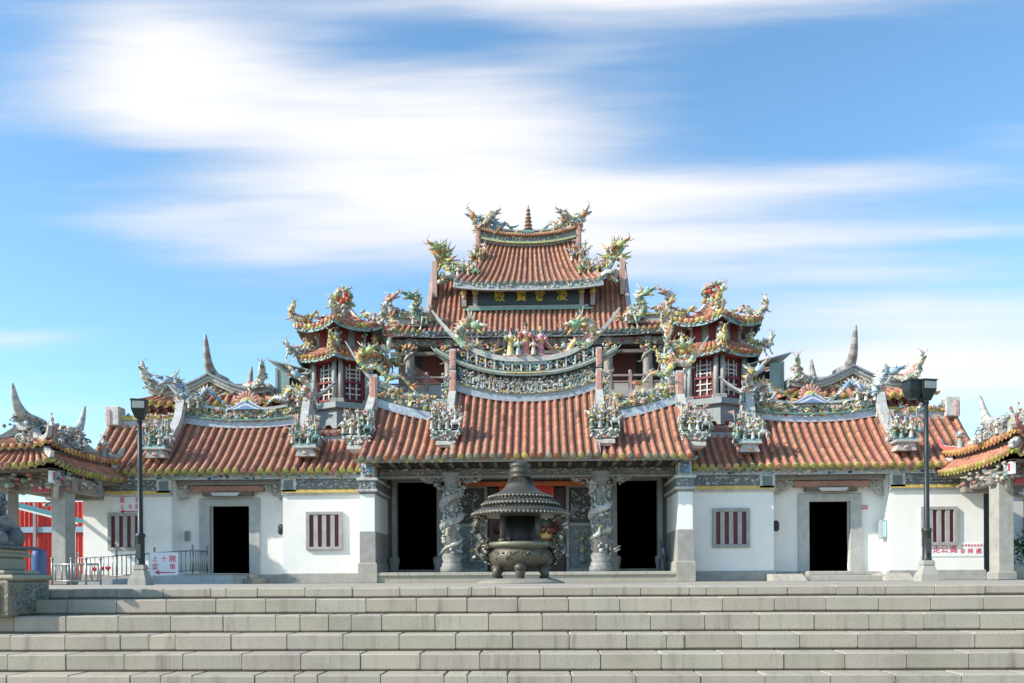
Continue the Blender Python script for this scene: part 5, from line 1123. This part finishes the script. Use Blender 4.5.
for s in (-1,1):
    m=MB(); dragon(m,[(bx+s*.60,by,.62),(bx+s*.72,by-.05,.50),(bx+s*.82,by-.05,.66),(bx+s*.72,by-.08,.82),(bx+s*.86,by-.05,.98),(bx+s*.84,by-.05,1.16),(bx+s*.74,by-.1,1.24)],.06,[BZ,BZ2,BZ,BZ2],head_scale=1.0)
    dragon(m,[(bx+s*.62,by+.1,.72),(bx+s*.75,by,.74),(bx+s*.80,by-.1,.60),(bx+s*.70,by-.15,.52),(bx+s*.66,by-.2,.66)],.05,[BZ2,BZ,BZ2,BZ]); m.build('handle',M_BRONZE,ib)

# ------------------------------------------------------------------ street lamps
def lamp(px_, label, flip, top, heads):
    x,y=px_,18.0; r=thing('street_lamp',label,'street lamp',(x,y,0),'floodlight posts on the terrace'); dz=top-3.86
    IR=(.022,.03,.03)
    m=MB(); m.frustum(x,y,-.005,.13,.19,.19,.18,.18,(.36,.345,.31)); m.frustum(x,y,.13,.33,.17,.17,.10,.10,(.36,.345,.31)); m.frustum(x,y,.33,.42,.12,.12,.10,.10,(.33,.32,.29)); m.build('footing',M_STEP,r)
    m=MB(); m.lathe([(.10,.40),(.10,.44),(.085,.46),(.085,.98),(.10,1.0),(.10,1.05),(.055,1.08),(.05,2.4),(.042,3.42+dz)],(x,y,0),IR,16); m.box(x-.05,x+.05,y-.105,y-.08,.55,.85,(.05,.06,.06)); m.build('pole',M_IRON,r)
    m=MB(); m.tube([(x-.16*(heads-1),y,3.40+dz),(x+.10,y,3.40+dz)],.03,IR,8); m.tube([(x,y,3.30+dz),(x,y,3.44+dz)],.055,IR,10); m.build('bracket',M_IRON,r)
    for q,yaw in ((1,flip),(-1,R(-165)))[:heads]:
        M=Matrix.Translation((x+(.0 if q>0 else -.27),y,3.40+dz))@Matrix.Rotation(yaw,4,'Z')@Matrix.Scale(.85,4)
        h=MB(M); c=IR
        # tapered housing below, boxed lens on top
        v=[(-.10,-.08,0),(.10,-.08,0),(.10,.08,0),(-.10,.08,0),(-.17,-.15,.20),(.17,-.15,.20),(.17,.15,.20),(-.17,.15,.20),(-.17,-.15,.43),(.17,-.15,.43),(.17,.15,.43),(-.17,.15,.43)]
        h.add(v,[(3,2,1,0),(8,9,10,11)]+[(i,(i+1)%4,4+(i+1)%4,4+i) for i in range(4)]+[(4+i,4+(i+1)%4,8+(i+1)%4,8+i) for i in range(4)],c); h.bevel_box(-.19,.19,-.17,.17,.41,.45,c,.01)
        hd=h.build('floodlight',M_IRON,r)
        l=MB(M); l.bevel_box(-.14,.14,-.165,-.148,.225,.40,(.33,.35,.35),.008); l.build('lens',M_FLAT,hd)
lamp(-7.88,'tall dark floodlight post on concrete footing in front of the ramp and railing',R(12),3.92,1)
lamp(8.2,'tall dark floodlight post on concrete footing in front of the red lettered banner',R(14),4.13,2)

# ------------------------------------------------------------------ stone lion and its pedestal
PS=(.35,.315,.225)
pd=thing('lion_pedestal','weathered stepped stone pedestal at the head of the steps carrying the lion','pedestal',(-4.55,7.82,-.23))
m=MB(Matrix.Translation((-.09,0,0))); m.bevel_box(-4.95,-4.13,7.50,8.14,-.235,.085,(.22,.19,.135),.02); m.box(-4.90,-4.20,7.485,7.502,-.20,.05,(.30,.275,.20))
for i in range(46): m.blob((rnd(-4.85,-4.24),7.485,rnd(-.17,.03)),(rnd(.02,.06),.012,rnd(.015,.04)),jit((.34,.31,.21),.25),0)
for i in range(46): m.blob((-4.128,rnd(7.56,8.08),rnd(-.17,.03)),(.012,rnd(.02,.06),rnd(.015,.04)),jit((.20,.19,.165),.2),0)
m.build('base',M_CARVED,pd)
m=MB(Matrix.Translation((-.09,0,0)))
m.bevel_box(-4.93,-4.10,7.52,8.16,.083,.135,PS,.02); m.bevel_box(-4.90,-4.20,7.56,8.12,.133,.175,PS,.015); m.bevel_box(-4.86,-4.30,7.62,8.06,.17,.30,(.30,.28,.22),.02)
for i in range(40): m.blob((rnd(-4.8,-4.36),7.615,rnd(.19,.28)),(rnd(.02,.06),.015,rnd(.015,.04)),jit((.40,.36,.26),.2),0)
m.bevel_box(-4.90,-4.26,7.57,8.11,.297,.33,PS,.015); m.bevel_box(-4.88,-4.28,7.60,8.08,.328,.37,(.38,.36,.28),.015); m.build('plinth',M_STEP,pd)
ln=thing('stone_lion','dark grey carved guardian lion with curled mane seated on the stepped pedestal','statue',(-4.52,7.84,.37))
m=MB(Matrix.Translation((-4.54,7.84,.37))@Matrix.Scale(.62,4)@Matrix.Translation((4.72,-8.4,-.37))); LC=(.115,.12,.125); L2=(.17,.175,.18); cx,cy,z=-4.72,8.4,.37
m.bevel_box(cx-.40,cx+.36,cy-.55,cy+.5,z,z+.045,LC,.01)
P=spline([(cx-.12,cy+.32,z+.12),(cx-.08,cy+.18,z+.24),(cx,cy-.02,z+.38),(cx+.06,cy-.18,z+.50),(cx+.10,cy-.22,z+.60)],12); m.tube(P,[.15,.20,.22,.21,.205,.20,.20,.195,.18,.17,.15,.13],LC,14)
for q in (-1,1):
    m.blob((cx+q*.17,cy+.18,z+.17),(.12,.19,.16),LC,2); m.blob((cx+q*.20,cy-.02,z+.075),(.075,.13,.05),L2,1)
    P=[(cx+q*.13+.05,cy-.20,z+.40),(cx+q*.16+.05,cy-.30,z+.24),(cx+q*.15+.05,cy-.30,z+.09)]; m.tube(spline(P,8),[.10,.095,.085,.075,.07,.065,.07,.08],LC,10); m.blob((cx+q*.15+.05,cy-.36,z+.075),(.085,.12,.05),L2,1)
    for i in range(4): m.blob((cx+q*.15+.05-.055+.037*i,cy-.46,z+.065),(.022,.035,.025),L2,0)
m.blob((cx+.27,cy-.34,z+.14),.11,L2,2)   # ball under the paw
h=Vector((cx+.12,cy-.30,z+.64)); D=Vector((.62,-.78,-.05)).normalized(); Sd=D.cross(UP).normalized(); rot=Matrix((D,Sd,UP)).transposed()
m.blob(h,(.17,.17,.16),LC,2,rot); m.blob(h+D*.15-UP*.03,(.10,.11,.06),L2,2,rot); m.blob(h+D*.13-UP*.12,(.09,.09,.03),LC,1,rot); m.blob(h+D*.25-UP*.0,(.035,.05,.03),L2,1,rot)
for q in (-1,1):
    m.blob(h+D*.14+Sd*.075*q+UP*.06,.036,L2,1); m.blob(h+D*.165+Sd*.082*q+UP*.062,.018,(.03,.03,.03),0); m.blob(h+D*.11+Sd*.08*q+UP*.105,(.06,.025,.022),L2,0,rot); m.blob(h+Sd*.165*q+UP*.11,(.045,.03,.06),LC,1,rot)
    m.blob(h+D*.235+Sd*.05*q-UP*.065,(.012,.012,.03),(.3,.3,.3),0)
for i in range(95):
    v=rnd(-.9,1); a=rnd(.75,2*PI-.75); rr=math.sqrt(1-v*v); p=h-D*.03+(D*math.cos(a)+Sd*math.sin(a))*.185*rr+UP*.175*v; m.blob(p,rnd(.028,.048),jit(random.choice([LC,L2]),.2),1)
for i in range(12): m.blob(h-D*.14+Vector((rnd(-.1,.1),rnd(-.05,.12),-rnd(.1,.4))),rnd(.04,.06),jit(LC,.2),1)
P=spline([h+D*.10-UP*.20,h+D*.22-UP*.24+Vector((.06,0,0)),h+Vector((.34,-.06,-.30)),h+Vector((.42,.02,-.36))],10); m.tube(P,[.05,.05,.045,.045,.04,.04,.035,.03,.025,.015],L2,7)   # ribbon from the collar
m.tube([h-UP*.17+D*.14*math.cos(a)+Sd*.18*math.sin(a)-UP*.03*math.cos(a) for a in [2*PI*i/16 for i in range(17)]],.03,L2,6)
P=spline([(cx-.1,cy+.42,z+.12),(cx-.12,cy+.52,z+.30),(cx-.08,cy+.46,z+.46)],8); m.tube(P,[.05,.06,.08,.09,.09,.08,.05,.01],L2,8)
m.build('body',M_CARVED,ln)

# ------------------------------------------------------------------ ramp, railings
def railing(name,pts,label,h,post,step,fat=.022):
    r=thing(name,label,'railing',pts[0]); ST=(.30,.31,.31)
    up=lambda p,k: Vector(p)+UP*k
    m=MB(); m.tube([up(p,h) for p in pts],fat,ST,8); m.tube([up(p,.10) for p in pts],fat*.7,ST,6); m.build('rail',M_STEEL,r)
    for a,b in zip(pts,pts[1:]):
        a,b=Vector(a),Vector(b); n=max(1,int((b-a).length/step))
        for i in range(n):
            p=a.lerp(b,(i+.5)/n); q=MB(); q.tube([p+UP*.10,p+UP*h],fat*.75,ST,6); q.build('baluster',M_STEEL,r)
    L=0
    for a,b in zip(pts,pts[1:]):
        a,b=Vector(a),Vector(b); n=max(1,round((b-a).length/post))
        for i in range(n+(b-Vector(pts[-1])).length.__lt__(1e-6)):
            p=a.lerp(b,i/n); q=MB(); q.tube([p,p+UP*(h+.12)],fat*1.15,ST,8); q.blob(p+UP*(h+.14),fat*1.7,ST,1); q.build('post',M_STEEL,r)
    return r
rp=thing('access_ramp','low concrete wheelchair ramp along the white wall behind the railing','ramp',(-11,25,0))
m=MB(); c=(.36,.40,.42)
m.add([(-9.5,24.3,-.01),(-9.5,25.6,-.01),(-9.5,25.6,.27),(-9.5,24.3,.27),(-12.9,24.3,-.01),(-12.9,25.6,-.01),(-12.9,25.6,.06),(-12.9,24.3,.06)],[(0,1,2,3),(4,7,6,5),(0,3,7,4),(1,5,6,2),(3,2,6,7),(0,4,5,1)],c)
m.box(-9.5,-8.2,24.3,25.6,-.01,.27,c); m.build('slope',M_STONE,rp)
m=MB(); m.bevel_box(-9.55,-8.15,24.25,25.62,.265,.295,(.40,.39,.35),.01); m.build('landing',M_STEP,rp)
ra=railing('railing',[(-9.3,25.4,.29),(-9.35,24.42,.28),(-12.6,24.42,.08)],'stainless railing on the ramp with red hearts and a red lettered notice hung on it',.66,1.05,.13,.02)
m=MB()
for i in range(3):
    x=-11.75-.19*i+.0; hz=.44-.012*i
    for q in (-1,1): m.blob((x+q*.035,24.39,hz+.03),(.05,.02,.045),(.45,.02,.04),1)
    m.frustum(x,24.39,hz-.06,hz+.02,.008,.01,.075,.018,(.45,.02,.04))
m.build('heart',M_PAINT,ra)
railing('railing',[(-12.0,22.0,.0),(-11.5,22.0,.0),(-10.75,22.0,-.0)],'short freestanding stainless railing between the stone lion and the lamp post',.52,.42,.14,.024)

# ------------------------------------------------------------------ signs and fittings
def sign(name,label,x0,x1,y,z0,z1,texts,cat,arrow=None,bg_=(.80,.80,.80)):
    r=thing(name,label,cat,((x0+x1)/2,y,z0)); m=MB(); m.bevel_box(x0,x1,y-.012,y+.0,z0,z1,bg_,.004); b=m.build('board',M_FLAT,r)
    for (ch,x,z,sz) in texts: text_obj('lettering',ch,sz,M_FLAT,b,(x,y-.016,z),(.66,.08,.16),thick=.003,off=.002 if sz>.12 else .0)
    if arrow:
        xa,xb,z=arrow; a=MB(); a.plate([(xa,y-.016,z),(xa+.16,y-.016,z+.07),(xa+.13,y-.016,z+.014),(xb,y-.016,z+.010),(xb,y-.016,z-.014),(xa+.13,y-.016,z-.016),(xa+.16,y-.016,z-.07)],(0,1,0),.004,(.55,.03,.08)); a.build('arrow',M_FLAT,b)
sign('wall_sign','white sign with pink lettering and long arrow above the barred window by the lamp post',-12.42,-11.46,25.99,2.12,2.61,[('會',-12.10,2.51,.17),('東',-11.62,2.51,.17),('上',-12.10,2.31,.15),('卡',-11.86,2.31,.15),('開',-11.62,2.31,.17)],'sign',(-12.18,-11.55,2.18))
sign('railing_sign','white notice with red lettering and arrow tied to the ramp railing',-10.56,-9.74,24.385,.24,.89,[('上',-10.40,.70,.17),('十',-10.14,.70,.17),('開',-9.90,.70,.20),('會',-10.40,.48,.20),('車',-9.90,.48,.18)],'sign',(-10.42,-9.82,.33),(.74,.76,.82))
sign('wall_banner','long white banner with pink red lettering on the wall under a barred window',11.45,13.28,25.995,.68,1.08,[('往',11.66,.88,.23),('走',11.93,.88,.22),('公',12.16,.88,.23),('媽',12.42,.88,.23),('金 亭 請 由 此 前 進',12.95,1.0,.07),('參',12.68,.83,.15),('拜',12.90,.83,.15),('處',13.14,.83,.17)],'banner',None,(.83,.815,.79))
b=MB(); b.box(-.8,.8,27.02,27.05,2.62,2.96,(.50,.02,.02))
for i in range(9): x=-.8+.2*i; b.box(x-.03,x+.03,27.0,27.025,2.60,2.95,(.6,.04,.02)); b.blob((x,27.0,2.66),.03,YELLOW,0)
tag(b.build('door_cloth',M_PAINT),'red cloth valance hung across the head of the middle doorway','cloth')
for s,lab in ((-1,'white tube light under the porch beam over the doorway beside the ramp'),(1,'white tube light under the porch beam over the doorway on the lettered banner side')):
    r=thing('tube_light',lab,'lamp',(s*9.05,26.2,2.66),'tube lights above the side doors'); m=MB(); m.bevel_box(s*9.05-.42,s*9.05+.42,26.14,26.26,2.69,2.74,(.6,.6,.58),.01); m.build('housing',M_FLAT,r); m=MB(); m.tube([(s*9.05-.38,26.17,2.665),(s*9.05+.38,26.17,2.665)],.022,(.75,.75,.72),8); m.build('tube',M_FLAT,r)
    for k in (-.35,.35): m=MB(); m.tube([(s*9.05+k,26.22,2.62),(s*9.05+k,26.3,2.8)],.012,GREY,5); m.build('hanger',M_IRON,r)
    x=s*7.27; r=thing('round_fixture','small round black fixture on the porch side wall near the %s'%('ramp doorway' if s<0 else 'doorway with the pink notice'),'fixture',(x,26.3,1.6),'round black wall fixtures')
    m=MB(Matrix.Translation((x+s*.1,26.2,1.62))@Matrix.Rotation(R(60)*s,4,'Z')@Matrix.Rotation(PI/2,4,'X')); m.lathe([(.05,-.06),(.15,-.05),(.17,0),(.15,.05),(.13,.06)],(0,0,0),(.03,.03,.032),20); m.lathe([(.05,.06),(.04,.09),(.01,.1)],(0,0,0),(.12,.12,.12),10)
    for k in range(8): a=k*PI/4; m.tube([(.04*math.cos(a),.04*math.sin(a),.075),(.14*math.cos(a),.14*math.sin(a),.065)],.006,(.1,.1,.1),4)
    m.build('body',M_IRON,r); m=MB(); m.tube([(x-s*.02,26.35,1.62),(x+s*.1,26.2,1.62)],.025,GREY,6); m.build('arm',M_IRON,r)
def small_box(name,x0,x1,y0,y1,z0,z1,col,face,lab,cat):
    r=thing(name,lab,cat,((x0+x1)/2,y0,z0)); m=MB(); m.bevel_box(x0,x1,y0,y1,z0,z1,col,.015); m.build('case',M_FLAT,r)
    m=MB(); w=(x1-x0); m.bevel_box(x0+.15*w,x1-.15*w,y0-.012,y0,z0+.1*(z1-z0),z1-.1*(z1-z0),face,.005); m.build('cover',M_FLAT,r)
small_box('meter_box',10.44,10.58,26.15,26.45,1.22,1.78,(.30,.36,.37),(.42,.62,.68),'pale blue metal box on the porch side wall near the pink notice','box')
small_box('intercom',-10.42,-10.28,26.48,26.59,1.30,1.62,(.38,.38,.37),(.22,.22,.22),'small grey intercom panel on the shaded porch wall behind the railing','intercom')
m=MB(); m.bevel_box(9.98,10.18,26.57,26.595,2.12,2.24,(.55,.20,.22),.004); m.box(10.0,10.16,26.565,26.571,2.17,2.19,(.7,.55,.55)); tag(m.build('paper_notice',M_FLAT),'small pink paper notice stuck to the white porch wall beside a doorway','notice')
r=thing('security_camera','small dark security camera under the eaves at the wall corner by the red metal fence','camera',(-12.9,25.7,2.6)); m=MB(); m.tube([(-12.85,25.95,2.72),(-12.85,25.8,2.66)],.02,GREY,6); m.build('mount',M_IRON,r); m=MB(); m.tube([(-12.75,25.85,2.66),(-12.95,25.6,2.56)],.065,(.04,.04,.04),10); m.lathe([(.05,0),(.04,.03)],(-12.95,25.58,2.53),(.02,.02,.02),8); m.build('body',M_IRON,r)
# folded offering stand beside the doorway
r=thing('umbrella_stand','dark stand of folded umbrellas with blue and yellow specks beside the outer doorway','stand',(4.05,26.3,.295)); m=MB(); m.lathe([(.13,0),(.15,.05),(.12,.1),(.12,.35),(.14,.38)],(4.05,26.3,.295),(.06,.07,.09),12); m.build('bucket',M_IRON,r)
for i in range(7):
    m=MB(); a=i*.9; q=Vector((4.05+.06*math.cos(a),26.3+.06*math.sin(a),.34)); m.tube([q,q+UP*.6+Vector((rnd(-.06,.06),rnd(-.04,.04),0)),q+UP*rnd(.78,.95)+Vector((rnd(-.08,.08),0,0))],[.02,.045,.01],jit(random.choice([NAVY,DARK,BLUE,(.4,.36,.1),(.1,.12,.14)]),.2),7); m.build('umbrella',M_PAINT,r)

# ------------------------------------------------------------------ what shows behind the corner gates
r=thing('metal_fence','bright red corrugated metal fence seen between the pillars of the gate by the lion','fence',(-17.5,31,0)); m=MB(); K=90
for i in range(K):
    x0=-22+7.3*i/K; x1=x0+7.3/K; d=.05*(i%2); m.add([(x0,31-d,0),(x1,30.95+d,0),(x1,30.95+d,2.95),(x0,31-d,2.95),(x0,31.1,0),(x1,31.1,0),(x1,31.1,2.95),(x0,31.1,2.95)],[(0,1,2,3),(4,7,6,5),(3,2,6,7)],jit((.52,.045,.035),.06))
m.build('sheet',M_SHEET,r); m=MB(); m.box(-22,-14.7,30.88,30.94,1.85,2.05,(.25,.36,.45)); m.build('band',M_SHEET,r)
for x in (-20,-17.6,-15.2): m=MB(); m.box(x-.05,x+.05,30.8,30.9,0,2.9,(.25,.25,.25)); m.build('post',M_IRON,r)
r=thing('canopy','teal fabric canopy with white fringe in front of the red metal fence','canopy',(-14.9,27.5,0)); m=MB()
m.add([(-17.0,27.0,2.75),(-14.0,27.0,1.98),(-14.0,28.6,1.98),(-17.0,28.6,2.75),(-17.0,27.0,2.70),(-14.0,27.0,1.93),(-14.0,28.6,1.93),(-17.0,28.6,2.70)],[(0,1,2,3),(4,7,6,5),(0,4,5,1),(1,5,6,2),(2,6,7,3),(3,7,4,0)],(.04,.20,.22)); m.build('fabric',M_FLAT,r)
m=MB(); m.plate([(-17,26.98,2.70),(-14,26.98,1.93),(-14,26.98,1.87),(-17,26.98,2.64)],(0,1,0),.01,(.6,.62,.62)); m.build('fringe',M_FLAT,r)
for x,zt in ((-16.8,2.65),(-14.2,1.95)): m=MB(); m.tube([(x,27.2,0),(x,27.2,zt)],.03,(.5,.5,.5),8); m.build('pole',M_STEEL,r)
r=thing('plastic_barrel','blue plastic barrel standing against the red metal fence','barrel',(-16.5,29.2,0)); m=MB(); m.lathe([(.21,0),(.23,.05),(.25,.3),(.24,.6),(.25,.9),(.22,1.1),(.19,1.14)],(-16.5,29.2,0),(.03,.08,.22),18); m.build('drum',M_FLAT,r); m=MB(); m.lathe([(.20,0),(.20,.05),(.1,.06)],(-16.5,29.2,1.13),(.03,.08,.25),18); m.build('lid',M_FLAT,r)
r=thing('outbuilding','pale outbuilding with dark barred window seen past the gate beside the shrub','building',(18,30,0)); m=MB(); m.box(14.6,24,30,36,0,3.4,(.55,.54,.51)); m.build('wall',M_WHITE,r)
m=MB(); m.box(16.6,19.0,29.95,30.0,1.25,2.75,(.02,.02,.025)); w=m.build('window',M_FLAT,r)
m=MB()
for i in range(20): m.tube([(16.65+.12*i,29.9,1.25),(16.65+.12*i,29.9,2.75)],.015,(.35,.35,.34),5)
for z in (1.27,1.75,2.25,2.73): m.tube([(16.6,29.9,z),(19,29.9,z)],.018,(.35,.35,.34),5)
m.build('grille',M_IRON,w)
m=MB(); m.box(14.4,24.2,29.6,36.2,3.4,3.6,(.3,.2,.17)); m.build('roof',M_TILE,r)
r=thing('shrub','leafy green shrub in a low stone planter past the gate pillar','shrub',(15.4,27.4,0)); m=MB(); m.bevel_box(14.3,16.8,26.8,28.0,0,.42,(.36,.34,.30),.03); m.build('planter',M_STONE,r)
m=MB()
for i in range(2600):
    v=Vector((rnd(-1,1),rnd(-1,1),rnd(-1,1))); 
    if v.length>1: continue
    v=v*(1+.25*math.sin(5*v.x+3*v.z)); p=Vector((15.5+v.x*1.1,27.4+v.y*.5,.88+v.z*.5)); d=Vector((rnd(-1,1),rnd(-1,1),rnd(-.4,1))).normalized(); t=d.cross(Vector((rnd(-1,1),rnd(-1,1),1))).normalized()
    m.add([p,p+d*.06+t*.028,p+d*.13,p+d*.06-t*.028],[(0,1,2,3)],jit((.045,.11,.03),.4))
m.build('foliage',M_LEAF,r); m=MB()
for i in range(7): a=rnd(0,6); m.tube([(15.5+.15*math.cos(a),27.4+.1*math.sin(a),.4),(15.5+rnd(-.7,.7),27.4+rnd(-.3,.3),1.0)],[.03,.012],(.1,.07,.05),5)
m.build('stem',M_LEAF,r)
